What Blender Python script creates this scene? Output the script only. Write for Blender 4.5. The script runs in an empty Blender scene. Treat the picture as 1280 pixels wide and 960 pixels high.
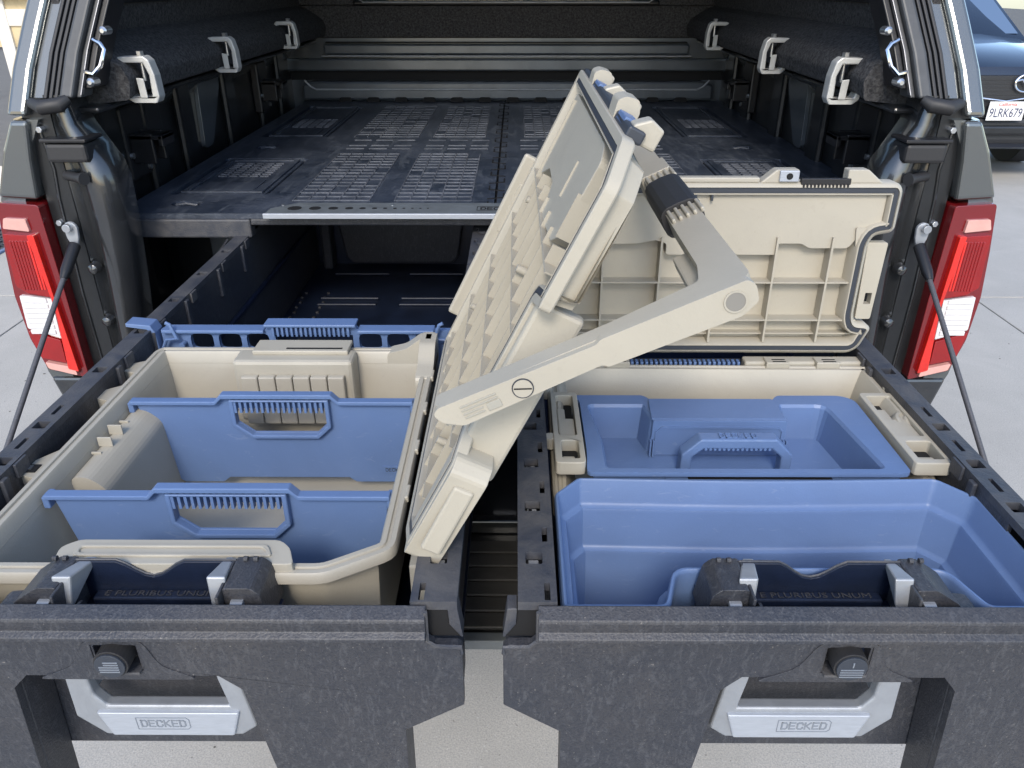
import bpy, bmesh, math, random
from mathutils import Vector, Matrix
from mathutils.geometry import tessellate_polygon
random.seed(7)
R = math.radians
S = bpy.context.scene
H = 1.635            # eye height; all heights below are written relative to the eye, build() adds H

# ------------------------------------------------------------------ camera, sky, sun, exposure
FPX = 961.0
pitch = math.atan(508 / FPX)
yaw = math.atan(5 * math.cos(pitch) / FPX)
cd = bpy.data.cameras.new('camera'); cam = bpy.data.objects.new('camera', cd); S.collection.objects.link(cam)
cd.sensor_fit = 'HORIZONTAL'; cd.sensor_width = 36; cd.lens = 36 * FPX / 1280
cd.clip_start = 0.02; cd.clip_end = 400
cam.location = (0, 0, H); cam.rotation_euler = (R(90) - pitch, 0, yaw)
S.camera = cam
S.render.resolution_x, S.render.resolution_y = 1024, 768
S.view_settings.view_transform = 'Standard'; S.view_settings.look = 'None'
S.view_settings.exposure = 1.12; S.view_settings.gamma = 1
w = bpy.data.worlds.new('World'); S.world = w; w.use_nodes = True
nt = w.node_tree; bg = nt.nodes['Background']
sky = nt.nodes.new('ShaderNodeTexSky'); sky.sky_type = 'NISHITA'; sky.sun_disc = False
SUN_EL, SUN_AZ = 40, 187          # azimuth clockwise from +Y (the truck's nose)
sky.sun_elevation = R(SUN_EL); sky.sun_rotation = R(SUN_AZ)
sky.air_density = 1.0; sky.dust_density = 1.0; sky.ozone_density = 1.0
nt.links.new(sky.outputs[0], bg.inputs[0]); bg.inputs[1].default_value = 0.15
sl = bpy.data.lights.new('sun', 'SUN'); sl.energy = 1.2; sl.angle = R(15); sl.color = (1, .92, .80)
so = bpy.data.objects.new('sun', sl); S.collection.objects.link(so)
a, e = R(SUN_AZ), R(SUN_EL)
sd = Vector((math.sin(a) * math.cos(e), math.cos(a) * math.cos(e), math.sin(e)))
so.rotation_euler = sd.to_track_quat('Z', 'Y').to_euler(); so.location = (0, 0, 8)

# ------------------------------------------------------------------ materials
def mat(name, col, rough=.5, metal=0., noise=0., nscale=30., col2=None, bump=0., bscale=200., coat=0., spec=.5,
        stretch=(1, 1, 1), specks=None, rvar=0., detail=6, layers=()):
    m = bpy.data.materials.new(name); m.use_nodes = True
    t = m.node_tree; b = t.nodes['Principled BSDF']
    b.inputs['Roughness'].default_value = rough; b.inputs['Metallic'].default_value = metal
    b.inputs['Specular IOR Level'].default_value = spec
    b.inputs['Coat Weight'].default_value = coat; b.inputs['Coat Roughness'].default_value = .06
    b.inputs['Base Color'].default_value = (*col, 1)
    tc = t.nodes.new('ShaderNodeTexCoord'); mp = t.nodes.new('ShaderNodeMapping')
    mp.inputs['Scale'].default_value = stretch
    t.links.new(tc.outputs['Object'], mp.inputs[0])
    last = None
    if noise > 0 or col2:
        n = t.nodes.new('ShaderNodeTexNoise'); n.inputs['Scale'].default_value = nscale; n.inputs['Detail'].default_value = detail
        n.inputs['Roughness'].default_value = .62; n.inputs['Distortion'].default_value = .6
        t.links.new(mp.outputs[0], n.inputs[0])
        mr = t.nodes.new('ShaderNodeMapRange'); mr.inputs[1].default_value = .36; mr.inputs[2].default_value = .66
        t.links.new(n.outputs[0], mr.inputs[0])
        mx = t.nodes.new('ShaderNodeMix'); mx.data_type = 'RGBA'
        c2 = col2 or tuple(c * (1 - noise) for c in col)
        mx.inputs[6].default_value = (*col, 1); mx.inputs[7].default_value = (*c2, 1)
        t.links.new(mr.outputs[0], mx.inputs[0]); last = mx.outputs[2]
        if rvar:
            r2 = t.nodes.new('ShaderNodeMapRange'); r2.inputs[3].default_value = rough - rvar; r2.inputs[4].default_value = rough + rvar
            t.links.new(n.outputs[0], r2.inputs[0]); t.links.new(r2.outputs[0], b.inputs['Roughness'])
    lay = list(layers)
    if specks: lay.append((specks[0], 3, 0, specks[1], specks[1] + .06, specks[2], (1, 1, 1), 1.))
    for sc, dt, dist, t0, t1, sc_col, stc, amt in lay:
        n = t.nodes.new('ShaderNodeTexNoise'); n.inputs['Scale'].default_value = sc; n.inputs['Detail'].default_value = dt; n.inputs['Distortion'].default_value = dist
        m2 = t.nodes.new('ShaderNodeMapping'); m2.inputs['Scale'].default_value = stc; t.links.new(tc.outputs['Object'], m2.inputs[0]); t.links.new(m2.outputs[0], n.inputs[0])
        mr = t.nodes.new('ShaderNodeMapRange'); mr.inputs[1].default_value = t0; mr.inputs[2].default_value = t1; mr.inputs[4].default_value = amt
        t.links.new(n.outputs[0], mr.inputs[0])
        mx = t.nodes.new('ShaderNodeMix'); mx.data_type = 'RGBA'
        if last: t.links.new(last, mx.inputs[6])
        else: mx.inputs[6].default_value = (*col, 1)
        mx.inputs[7].default_value = (*sc_col, 1); t.links.new(mr.outputs[0], mx.inputs[0]); last = mx.outputs[2]
    if last: t.links.new(last, b.inputs['Base Color'])
    if bump > 0:
        n = t.nodes.new('ShaderNodeTexNoise'); n.inputs['Scale'].default_value = bscale; n.inputs['Detail'].default_value = 4
        t.links.new(mp.outputs[0], n.inputs[0])
        bp = t.nodes.new('ShaderNodeBump'); bp.inputs['Strength'].default_value = bump; bp.inputs['Distance'].default_value = .002
        t.links.new(n.outputs[0], bp.inputs['Height']); t.links.new(bp.outputs[0], b.inputs['Normal'])
    return m
M = {}
M['char'] = mat('scuffed charcoal plastic', (.028, .031, .040), .46, noise=.5, nscale=4, col2=(.048, .047, .051), bump=.35, bscale=420, rvar=.12, layers=[(55, 5, 2.5, .50, .68, (.105, .108, .118), (1.6, 1, .6), .32), (2.2, 3, .6, .48, .75, (.070, .064, .058), (1, 1, 1), .4), (420, 2, 0, .50, .62, (.016, .019, .028), (1, 1, 1), .5)], specks=(330, .70, (.16, .15, .14)))  # scuffs, plus a broad warm layer that paints warm light into the colour
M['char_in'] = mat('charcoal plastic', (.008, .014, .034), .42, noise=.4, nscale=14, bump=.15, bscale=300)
M['rail'] = mat('worn charcoal rail', (.034, .038, .050), .5, noise=.5, nscale=22, col2=(.078, .076, .078), bump=.35, bscale=300, rvar=.1)
M['deck'] = mat('dusty deck plastic', (.014, .021, .036), .46, nscale=7, col2=(.045, .056, .080), noise=.5, bump=.3, bscale=180, rvar=.1, layers=[(14, 8, 1.2, .50, .72, (.105, .12, .145), (2.5, .5, 1), .6), (60, 5, 2, .55, .7, (.11, .12, .14), (.5, 2, 1), .5)], specks=(120, .71, (.2, .2, .2)))
M['deck_rib'] = mat('worn deck ribs', (.045, .052, .068), .42, nscale=11, col2=(.15, .16, .185), noise=.5, bump=.2)
M['beige'] = mat('tan moulded plastic', (.40, .37, .305), .44, noise=.10, nscale=7, bump=.10, bscale=420, rvar=.07, layers=[(3, 6, 1, .5, .75, (.36, .33, .27), (1, 1, 1), .35), (120, 2, 0, .66, .72, (.30, .27, .22), (1, 1, 1), .15)])
M['beige_d'] = mat('tan grained plastic', (.33, .315, .27), .55, noise=.05, nscale=5, bump=.12, bscale=700)
M['blue'] = mat('slate blue moulded plastic', (.112, .180, .345), .42, noise=.12, nscale=6, bump=.10, bscale=450, rvar=.08, layers=[(3, 6, 1, .5, .75, (.16, .215, .34), (1, 1, 1), .35), (90, 3, 1.5, .64, .72, (.20, .26, .40), (.4, 2, 1), .3)])
M['gasket'] = mat('dark blue grey gasket', (.030, .036, .048), .5)
M['black'] = mat('black plastic', (.012, .012, .014), .42, bump=.1)
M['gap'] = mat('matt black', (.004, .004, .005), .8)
M['rubber'] = mat('black rubber', (.022, .022, .024), .55, bump=.1, bscale=60)
M['alu'] = mat('cast aluminium', (.36, .38, .41), .5, metal=.5, noise=.18, nscale=18, bump=.15, bscale=120, rvar=.1)
M['alu_b'] = mat('brushed aluminium edge', (.42, .45, .50), .48, metal=.4, noise=.1, nscale=60, stretch=(1, 6, 6))
M['clamp'] = mat('white aluminium clamp', (.52, .52, .50), .42, metal=.3, noise=.15, nscale=20)
M['paint'] = mat('grey metallic truck paint', (.155, .165, .165), .25, metal=.65, coat=1., noise=.12, nscale=900)
M['paint_d'] = mat('unpolished dark metallic paint', (.072, .076, .082), .26, metal=.7, coat=.8, noise=.2, nscale=12)
M['bed'] = mat('bed dark paint', (.022, .024, .027), .33, metal=.3, coat=.35, noise=.4, nscale=7, bump=.1, bscale=30)
M['bulk'] = mat('bulkhead metallic paint', (.13, .15, .175), .3, metal=.5, coat=.5, noise=.3, nscale=4)
M['carpet'] = mat('charcoal carpet', (.030, .030, .032), .95, spec=.1, noise=.7, nscale=140, col2=(.085, .084, .086), bump=1., bscale=260)
M['red'] = mat('red lens', (.30, .004, .004), .08, coat=1., noise=.25, nscale=8)
M['red_b'] = mat('bright red lens', (.72, .022, .012), .1, coat=1., noise=.2, nscale=25)
M['red_d'] = mat('dark red lens', (.16, .008, .010), .07, coat=1.)
M['white_l'] = mat('clear lens', (.74, .72, .72), .12, coat=1., noise=.15, nscale=30, stretch=(1, 1, 8))
M['pink_l'] = mat('pink clear lens', (.70, .38, .33), .12, coat=1., noise=.15, nscale=30)
M['cable'] = mat('grey steel cable', (.11, .11, .12), .5, metal=.3, noise=.3, nscale=300)
M['steel'] = mat('zinc steel', (.55, .57, .6), .28, metal=.9)
M['chrome'] = mat('chrome', (.8, .8, .82), .08, metal=1.)
M['concrete'] = mat('driveway concrete', (.49, .465, .425), .9, spec=.2, noise=.2, nscale=3.2, col2=(.42, .40, .365), bump=.35, bscale=200, specks=(95, .675, (.22, .21, .195)), detail=12, layers=[(240, 4, 0, .42, .62, (.33, .325, .31), (1, 1, 1), .8), (1.1, 8, 1, .5, .7, (.36, .345, .32), (1, 1, 1), .6), (160, 2, 0, .62, .7, (.55, .54, .52), (1, 1, 1), .6)])
M['joint'] = mat('dark joint', (.16, .155, .145), .95, spec=.1)
M['stucco'] = mat('sandstone', (.62, .50, .30), .9, noise=.3, nscale=6, bump=.5, bscale=60)
M['frame_w'] = mat('pale painted frame', (.66, .62, .55), .5)
M['tread'] = mat('tread plastic', (.055, .052, .048), .6, noise=.3, nscale=20, bump=.2)
M['trim'] = mat('grey trim', (.13, .145, .155), .5, noise=.3, nscale=20)
M['steel_d'] = mat('dull steel', (.25, .25, .26), .35, metal=.8)
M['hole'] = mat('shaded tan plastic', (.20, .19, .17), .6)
M['flange'] = mat('satin dark flange', (.075, .078, .082), .5, metal=.3, noise=.2, nscale=30)
M['navy'] = mat('dark blue car paint', (.008, .013, .028), .12, metal=.5, coat=1.)
M['car_blk'] = mat('car black plastic', (.02, .021, .024), .5, bump=.3, bscale=120)
M['plate'] = mat('white plate', (.75, .74, .72), .4)
M['ink'] = mat('dark blue ink', (.035, .045, .10), .5)
M['ink_r'] = mat('red ink', (.55, .06, .05), .5)
M['ink_g'] = mat('grey engraved paint', (.17, .19, .22), .5)
def glass(name, tint, alpha):
    m = bpy.data.materials.new(name); m.use_nodes = True; t = m.node_tree
    t.nodes.clear(); o = t.nodes.new('ShaderNodeOutputMaterial'); mx = t.nodes.new('ShaderNodeMixShader')
    tr = t.nodes.new('ShaderNodeBsdfTransparent'); g = t.nodes.new('ShaderNodeBsdfGlossy'); g.inputs['Roughness'].default_value = .03
    tr.inputs[0].default_value = (*tint, 1); fr = t.nodes.new('ShaderNodeFresnel'); fr.inputs[0].default_value = alpha
    t.links.new(fr.outputs[0], mx.inputs[0]); t.links.new(tr.outputs[0], mx.inputs[1]); t.links.new(g.outputs[0], mx.inputs[2])
    t.links.new(mx.outputs[0], o.inputs[0]); return m
M['glass'] = glass('tinted glass', (.45, .5, .52), 1.5)
M['glass_car'] = glass('car glass', (.10, .12, .14), 6.)

# ------------------------------------------------------------------ mesh helpers
def V3(*a): return Vector(a)
class Fr:                                        # a local frame: origin, u, v and the extrusion direction n
    def __init__(s, o, u, v, n=None):
        s.o = Vector(o); s.u = Vector(u).normalized(); s.v = Vector(v).normalized(); s.n = (Vector(n).normalized() if n else s.u.cross(s.v))
    def p(s, a, b, c): return s.o + s.u * a + s.v * b + s.n * c
XY = Fr((0, 0, 0), (1, 0, 0), (0, 1, 0)); XZ = Fr((0, 0, 0), (1, 0, 0), (0, 0, 1), (0, 1, 0)); YZ = Fr((0, 0, 0), (0, 1, 0), (0, 0, 1), (1, 0, 0))
def roundp(pts, r, seg=4):
    out = []; n = len(pts)
    for i in range(n):
        p0, p, p1 = Vector(pts[i - 1]), Vector(pts[i]), Vector(pts[(i + 1) % n])
        rr = r[i] if isinstance(r, (list, tuple)) else r
        a, b = (p0 - p), (p1 - p); la, lb = a.length, b.length
        k = min(rr, la * .45, lb * .45)
        if k < 1e-5: out.append(tuple(p)); continue
        a, b = p + a / la * k, p + b / lb * k
        for j in range(seg + 1):
            t = j / seg; q = a * (1 - t) ** 2 + p * 2 * t * (1 - t) + b * t * t; out.append((q.x, q.y))
    return out
def inset(pts, d):
    n = len(pts); A = sum(pts[i][0] * pts[(i + 1) % n][1] - pts[(i + 1) % n][0] * pts[i][1] for i in range(n)); s = 1 if A > 0 else -1
    out = []
    for i in range(n):
        p0, p, p1 = Vector(pts[i - 1]), Vector(pts[i]), Vector(pts[(i + 1) % n])
        e0, e1 = (p - p0).normalized(), (p1 - p).normalized()
        n0, n1 = Vector((-e0.y, e0.x)) * s, Vector((-e1.y, e1.x)) * s
        m = n0 + n1; m = m / max(m.length_squared, .25) * 2
        q = p + m * d; out.append((q.x, q.y))
    return out
class MB:
    def __init__(s): s.v = []; s.f = []
    def add(s, vs, fs):
        k = len(s.v); s.v += [Vector(a) for a in vs]; s.f += [tuple(i + k for i in f) for f in fs]; return s
    def box(s, x0, x1, y0, y1, z0, z1):
        vs = [(x, y, z) for z in (z0, z1) for y in (y0, y1) for x in (x0, x1)]
        return s.add(vs, [(0, 2, 3, 1), (4, 5, 7, 6), (0, 1, 5, 4), (2, 6, 7, 3), (0, 4, 6, 2), (1, 3, 7, 5)])
    def fbox(s, F, a0, a1, b0, b1, c0, c1):
        vs = [F.p(x, y, z) for z in (c0, c1) for y in (b0, b1) for x in (a0, a1)]
        return s.add(vs, [(0, 2, 3, 1), (4, 5, 7, 6), (0, 1, 5, 4), (2, 6, 7, 3), (0, 4, 6, 2), (1, 3, 7, 5)])
    def prism(s, F, pts, c0, c1, holes=()):
        loops = [list(pts)] + [list(h) for h in holes]
        flat = [p for l in loops for p in l]; n = len(flat)
        tris = tessellate_polygon([[Vector((p[0], p[1], 0)) for p in l] for l in loops])
        vs = [F.p(p[0], p[1], c0) for p in flat] + [F.p(p[0], p[1], c1) for p in flat]
        fs = [tuple(t) for t in tris] + [tuple(i + n for i in reversed(t)) for t in tris]
        k = 0
        for l in loops:
            m = len(l)
            for i in range(m): j = (i + 1) % m; fs.append((k + i, k + j, k + j + n, k + i + n))
            k += m
        return s.add(vs, fs)
    def rings(s, rings, cap0=False, cap1=True, closed=True):     # rings: equal-length loops of 3-D points
        m = len(rings[0]); vs = [p for r in rings for p in r]; fs = []
        for k in range(len(rings) - 1):
            for i in range(m if closed else m - 1):
                j = (i + 1) % m; fs.append((k * m + i, k * m + j, (k + 1) * m + j, (k + 1) * m + i))
        def cap(k):
            return [tuple(k * m + i for i in t) for t in tessellate_polygon([[Vector(p) for p in rings[k]]])]
        if cap0: fs += cap(0)
        if cap1: fs += cap(len(rings) - 1)
        return s.add(vs, fs)
    def tub(s, outline, prof, cap0=False, cap1=True):            # prof: (inset, z)
        return s.rings([[(x, y, z) for x, y in inset(outline, d)] for d, z in prof], cap0, cap1)
    def annulus(s, F, a, b, c0, c1):
        return s.rings([[F.p(x, y, c0) for x, y in a], [F.p(x, y, c1) for x, y in a], [F.p(x, y, c1) for x, y in b], [F.p(x, y, c0) for x, y in b], [F.p(x, y, c0) for x, y in a]], False, False)
    def tube(s, pts, r, seg=8, cap=True):
        pts = [Vector(p) for p in pts]; rings = []; nrm = None
        for i, p in enumerate(pts):
            d = (pts[min(i + 1, len(pts) - 1)] - pts[max(i - 1, 0)]).normalized()
            if nrm is None: nrm = d.orthogonal().normalized()
            else: nrm = (nrm - d * nrm.dot(d)).normalized()
            b = d.cross(nrm); rr = r[i] if isinstance(r, (list, tuple)) else r
            rings.append([p + (nrm * math.cos(2 * math.pi * k / seg) + b * math.sin(2 * math.pi * k / seg)) * rr for k in range(seg)])
        return s.rings(rings, cap, cap)
    def cyl(s, F, a, b, r, c0, c1, seg=20):
        return s.prism(F, [(a + r * math.cos(2 * math.pi * k / seg), b + r * math.sin(2 * math.pi * k / seg)) for k in range(seg)], c0, c1)
    def stroke(s, F, pts, w, c0, c1):
        for p, q in zip(pts[:-1], pts[1:]):
            p, q = Vector(p), Vector(q); d = (q - p).normalized(); n = Vector((-d.y, d.x)) * w / 2; e = d * w * .5
            s.prism(F, [tuple(p - e + n), tuple(q + e + n), tuple(q + e - n), tuple(p - e - n)], c0, c1)
        return s
    def build(s, name, m, parent=None, bevel=0, smooth=False, seg=2, kind=None, shift=True):
        me = bpy.data.meshes.new(name); o = bpy.data.objects.new(name, me)
        off = Vector((0, 0, H)) if shift else Vector((0, 0, 0))
        if parent is not None: off = off - wloc(parent)
        me.from_pydata([tuple(a + off) for a in s.v], [], s.f)
        bm = bmesh.new(); bm.from_mesh(me); bmesh.ops.recalc_face_normals(bm, faces=bm.faces); bm.to_mesh(me); bm.free()
        me.materials.append(M[m] if isinstance(m, str) else m)
        S.collection.objects.link(o); o.parent = parent
        if bevel:
            b = o.modifiers.new('bevel', 'BEVEL'); b.width = bevel; b.segments = seg; b.limit_method = 'ANGLE'; b.angle_limit = R(30)
        if smooth:
            for p in me.polygons: p.use_smooth = True
            me.set_sharp_from_angle(angle=R(38))
        if kind: o['kind'] = kind
        return o
def wloc(o):
    v = Vector((0, 0, 0))
    while o is not None: v = v + o.location; o = o.parent
    return v
def box(name, m, parent, x0, x1, y0, y1, z0, z1, bevel=0): return MB().box(x0, x1, y0, y1, z0, z1).build(name, m, parent, bevel)
def tag(o, label=None, cat=None, group=None, kind=None):
    if label: o['label'] = label
    if cat: o['category'] = cat
    if group: o['group'] = group
    if kind: o['kind'] = kind
    return o
def thing(name, label, cat, loc, group=None):
    o = bpy.data.objects.new(name, None); o.empty_display_size = .05; S.collection.objects.link(o)
    o.location = Vector(loc) + V3(0, 0, H); return tag(o, label, cat, group)
def copy_tree(o, parent=None):
    c = o.copy(); S.collection.objects.link(c); c.parent = parent
    for ch in list(o.children): copy_tree(ch, c)
    return c
def text(name, s, F, size, m, parent, ex=.0004, align='CENTER', sx=1.):
    cu = bpy.data.curves.new(name, 'FONT'); cu.body = s; cu.size = size; cu.align_x = align; cu.align_y = 'CENTER'; cu.extrude = ex; cu.resolution_u = 3
    t = bpy.data.objects.new(name, cu); S.collection.objects.link(t)
    dg = bpy.context.evaluated_depsgraph_get(); me = bpy.data.meshes.new_from_object(t.evaluated_get(dg))
    bpy.data.objects.remove(t); bpy.data.curves.remove(cu)
    off = V3(0, 0, H) - (wloc(parent) if parent is not None else V3(0, 0, 0))
    for v in me.vertices: v.co = F.p(v.co.x * sx, v.co.y, v.co.z) + off
    me.materials.clear(); me.materials.append(M[m]); o = bpy.data.objects.new(name, me); S.collection.objects.link(o); o.parent = parent
    return o
LET = {'D': [[(0, 0), (.42, 0), (.6, .2), (.6, .8), (.42, 1), (0, 1), (0, 0)]],
       'E': [[(.6, 0), (0, 0), (0, 1), (.6, 1)], [(0, .5), (.5, .5)]],
       'C': [[(.6, .25), (.6, .15), (.45, 0), (.15, 0), (0, .15), (0, .85), (.15, 1), (.45, 1), (.6, .85), (.6, .75)]],
       'K': [[(0, 0), (0, 1)], [(.58, 1), (.12, .5), (.58, 0)]]}
def wordmark(F, cx, cz, h, m, parent, name='lettering', th=.0004, frame=True, wd=None):
    b = MB(); x = 0; word = 'DECKED'; adv = .88 * h; W = adv * len(word) - .28 * h; ww = wd or .17 * h
    for i, ch in enumerate(word):
        for st in LET[ch]:
            pp = [(cx - W / 2 + i * adv + p[0] * h, cz - h / 2 + p[1] * h) for p in st]
            for j in range(len(pp) - 1): b.stroke(F, pp[j:j + 2], ww, -.0001 * (j + 1), th * (1 + .12 * j + (.07 if st is not LET[ch][0] else 0)))
    if frame:
        fw, fh = W / 2 + .55 * h, h * .98; c = .35 * h; t = .09 * h
        o = [(-fw, -fh), (fw - c, -fh), (fw, -fh + c), (fw, fh - c), (fw - c, fh), (-fw, fh)]
        b.prism(F, [(cx + a, cz + d) for a, d in o], 0, th, [[(cx + a, cz + d) for a, d in inset(o, t)]])
    return b.build(name, m, parent)

# ------------------------------------------------------------------ ground
gz = -H
ground = MB().box(-30, 30, -20, 60, gz - .3, gz - .02).build('driveway', 'joint'); tag(ground, kind='structure')
xs = [-13.2, -7.94, -2.66, 2.645, 7.93, 13.2, 18.5]; ys = [-8.3, -4.15, .02, 4.18, 8.34, 12.5, 16.6]
for i in range(len(xs) - 1):
    for j in range(len(ys) - 1):
        g = .005
        MB().box(xs[i] + g, xs[i + 1] - g, ys[j] + g, ys[j + 1] - g, gz - .05, gz).build('concrete_slab', 'concrete', ground, bevel=.004)

b = MB(); rg = random.Random(11)
for k in range(240):
    x, y = rg.uniform(-3.2, 3.4), rg.uniform(.7, 6); r = rg.uniform(.002, .006)
    b.rings([[(x + r * math.cos(t * R(72)) * rg.uniform(.6, 1.2), y + r * math.sin(t * R(72)), gz + h) for t in range(5)] for h in (-.001, .0015)], False, True)
tag(b.build('grit', 'joint'), 'dark specks of grit scattered over the pale concrete', 'grit', kind='stuff')

# ------------------------------------------------------------------ pickup truck
XC = -.040; YT = 1.55
def mx(pts, s): return [(XC + (x - XC) if s < 0 else XC - (x - XC), *r) for x, *r in pts]     # numbers are written for the left side
truck = thing('pickup_truck', 'dark grey pickup truck seen into its open bed, tailgate lowered under the drawers', 'pickup truck', (XC, YT, -H))
def side(s, x): return x if s < 0 else 2 * XC - x
def sbox(b, s, x0, x1, *r):
    a, c = sorted((side(s, x0), side(s, x1))); return b.box(a, c, *r)
box('bed_floor', 'bed', truck, XC - .86, XC + .86, YT, 3.52, -.84, -.80)
# tailgate lying open
tg = box('tailgate', 'bed', truck, XC - .915, XC + .915, .84, YT - .02, -.895, -.868, .003)
for k in range(6):
    y0 = .848 + k * .034
    MB().box(XC - .86, XC + .86, y0, y0 + .030, -.868, -.860).build('tread_strip', 'tread', tg, bevel=.002)
box('tailgate_ledge', 'bed', tg, XC - .86, XC + .86, 1.075, 1.095, -.868, -.840, .003)
box('top_trim', 'trim', tg, XC - .917, XC + .917, .822, .840, -.880, -.862, .002)
box('bumper', 'black', truck, XC - .93, XC + .93, YT + .02, YT + .2, -1.12, -.98, .02)
for s in (-1, 1):
    # outer quarter panel: a curved painted sheet from the rail to the sill, running forward
    prof = [(-.974, -.243), (-1.005, -.30), (-1.045, -.40), (-1.068, -.55), (-1.07, -.66), (-1.058, -.79), (-1.035, -.86), (-1.02, -1.0), (-.99, -1.15)]
    b = MB(); rings = []
    for y, dx in ((YT, 0), (YT + .02, -.006), (YT + .25, -.018), (3.7, -.02), (6.2, -.0)):
        rings.append([(side(s, x + dx), y, z) for x, z in prof] + [(side(s, x + .05), y, z) for x, z in reversed(prof)])
    b.rings(rings, True, True); b.build('quarter_panel', 'paint', truck, smooth=True)
    # rear corner face between rail and tail light
    corner = [(-.974, -.243), (-1.005, -.30), (-1.043, -.392), (-.963, -.397), (-.954, -.32), (-.940, -.243)]
    MB().prism(XZ, [(side(s, x), z) for x, z in corner], YT - .012, YT + .06).build('corner_cap', 'paint', truck, bevel=.008, seg=3)
    low = [(-1.053, -.802), (-.955, -.802), (-.955, -.90), (-1.03, -.90)]
    MB().prism(XZ, [(side(s, x), z) for x, z in low], YT - .006, YT + .06).build('lower_corner', 'paint_d', truck, bevel=.006)
    # tail light
    ol = [(-1.044, -.400), (-.962, -.405), (-.958, -.60), (-.958, -.797), (-1.045, -.775), (-1.064, -.70), (-1.068, -.60), (-1.058, -.50)]
    tl = MB().prism(XZ, roundp([(side(s, x), z) for x, z in ol], .006, 2), YT - .018, YT + .08).build('tail_light', 'red_d', truck, bevel=.010, seg=3)
    def lens(name, m, pts, y0, bev=.004): return MB().prism(XZ, roundp([(side(s, x), z) for x, z in pts], .003, 2), y0, YT + .02).build(name, m, tl, bevel=bev)
    lens('top_lens', 'pink_l', [(-1.036, -.430), (-.992, -.432), (-.990, -.458), (-1.043, -.452)], YT - .025)
    lens('brake_lens', 'red', [(-1.046, -.462), (-.988, -.466), (-.984, -.600), (-1.030, -.592), (-1.052, -.575)], YT - .027)
    lens('red_bar', 'red_b', [(-.996, -.464), (-.982, -.464), (-.970, -.775), (-.992, -.768), (-.982, -.62)], YT - .030)
    lens('reversing_lens', 'white_l', [(-1.052, -.596), (-.986, -.604), (-.990, -.695), (-1.056, -.672)], YT - .026)
    lens('turn_lens', 'red', [(-1.058, -.678), (-.992, -.700), (-.994, -.755), (-1.046, -.742)], YT - .027)
    lens('lower_lens', 'pink_l', [(-1.040, -.752), (-.978, -.766), (-.976, -.785), (-1.036, -.768)], YT - .029)
    for k in range(8):
        xx = -.9915 - k * .0062
        b = MB(); sbox(b, s, xx - .0022, xx + .0022, YT - .0285, YT - .02, -.583 + .0 * k, -.476); b.build('lens_ridge', 'red_b' if k < 2 else 'red', tl, bevel=.001)
    for k in range(7):
        z = -.607 - k * .012
        b = MB(); sbox(b, s, -1.050, -.996, YT - .0285, YT - .023, z - .0055, z + .0045); b.build('lens_flute', 'white_l', tl, bevel=.0015)
    # jamb strip (black) and inner pillar sheet with its rolled ridge
    b = MB(); sbox(b, s, -.958, -.905, YT + .012, YT + .05, -1.0, -.205); b.build('jamb_strip', 'bed', truck)
    b = MB(); b.tube([(side(s, -.935), YT + .011, -.25), (side(s, -.926), YT + .011, -.34), (side(s, -.932), YT + .011, -.40), (side(s, -.938), YT + .011, -.60), (side(s, -.935), YT + .011, -.80)], .0035); b.build('jamb_seam', 'paint_d', truck, smooth=True)
    rings = []
    for z, xi, bulge in ((-.20, -.872, .004), (-.255, -.862, .006), (-.30, -.835, .012), (-.335, -.812, .020), (-.37, -.803, .024), (-.45, -.806, .022), (-.56, -.815, .022), (-.70, -.830, .022), (-.85, -.845, .020)):
        xo = -.912; ww = xi - xo; r = []
        for t, dy in ((0, 0), (.12, .003), (.22, .012), (.34, .002), (.45, -bulge * .7), (.6, -bulge), (.75, -bulge * .95), (.88, -bulge * .5), (.96, .002), (1.0, .014), (.86, .09)):
            wob = .005 * math.sin(z * 55) * math.exp(-((t - .25) / .16) ** 2)
            r.append((side(s, xo + ww * t), YT + .014 + dy + wob, z))
        rings.append(r)
    MB().rings(rings, False, False, closed=False).build('pillar_sheet', 'paint_d', truck, smooth=True)
    for zz in (-.545, -.665, -.765):                                   # pressed dimples
        b = MB(); b.tube([(side(s, -.893), YT + .012, zz), (side(s, -.893), YT - .006, zz), (side(s, -.893), YT - .010, zz)], [.013, .010, .003], 12); b.build('pressed_boss', 'paint_d', truck, smooth=True)
    st = MB().tube([(side(s, -.903), YT + .01, -.352), (side(s, -.855), YT - .02, -.352)], .0095, 14).build('striker_pin', 'rubber', truck, smooth=True)
    MB().tube([(side(s, -.858), YT - .0185, -.352), (side(s, -.852), YT - .022, -.352)], .012, 14).build('pin_head', 'rubber', st, smooth=True)
    # black foam seal that bridges jamb and shell
    b = MB(); sbox(b, s, -.918, -.838, YT - .018, YT + .05, -.322, -.285); b.build('corner_seal', 'rubber', truck, bevel=.007)
    b = MB(); sbox(b, s, -.922, -.832, YT - .022, YT + .05, -.283, -.276); b.build('seal_lip', 'black', truck, bevel=.002)
    for x, z in ((-.940, -.447), (-.916, -.772), (-.928, -.262)):
        MB().cyl(XZ, side(s, x), z, .0065, YT - .002, YT + .02, 6).build('bolt', 'steel', truck, bevel=.001)
    # tailgate cable
    cx0 = side(s, -.913)
    MB().prism(XZ, [(cx0 + .014 * math.cos(k * R(30)), -.455 + (.014 if k in range(0, 7) else .040) * math.sin(k * R(30))) for k in range(12)], YT - .012, YT - .004).build('cable_hook', 'alu', truck, bevel=.0025)
    MB().cyl(XZ, cx0 + .002 * s, -.452, .0085, YT - .024, YT - .010, 16).build('cable_stud', 'steel', truck, bevel=.002)
    p0, p1 = V3(cx0, YT - .012, -.49), V3(side(s, -.925), 1.02, -.866)
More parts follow.
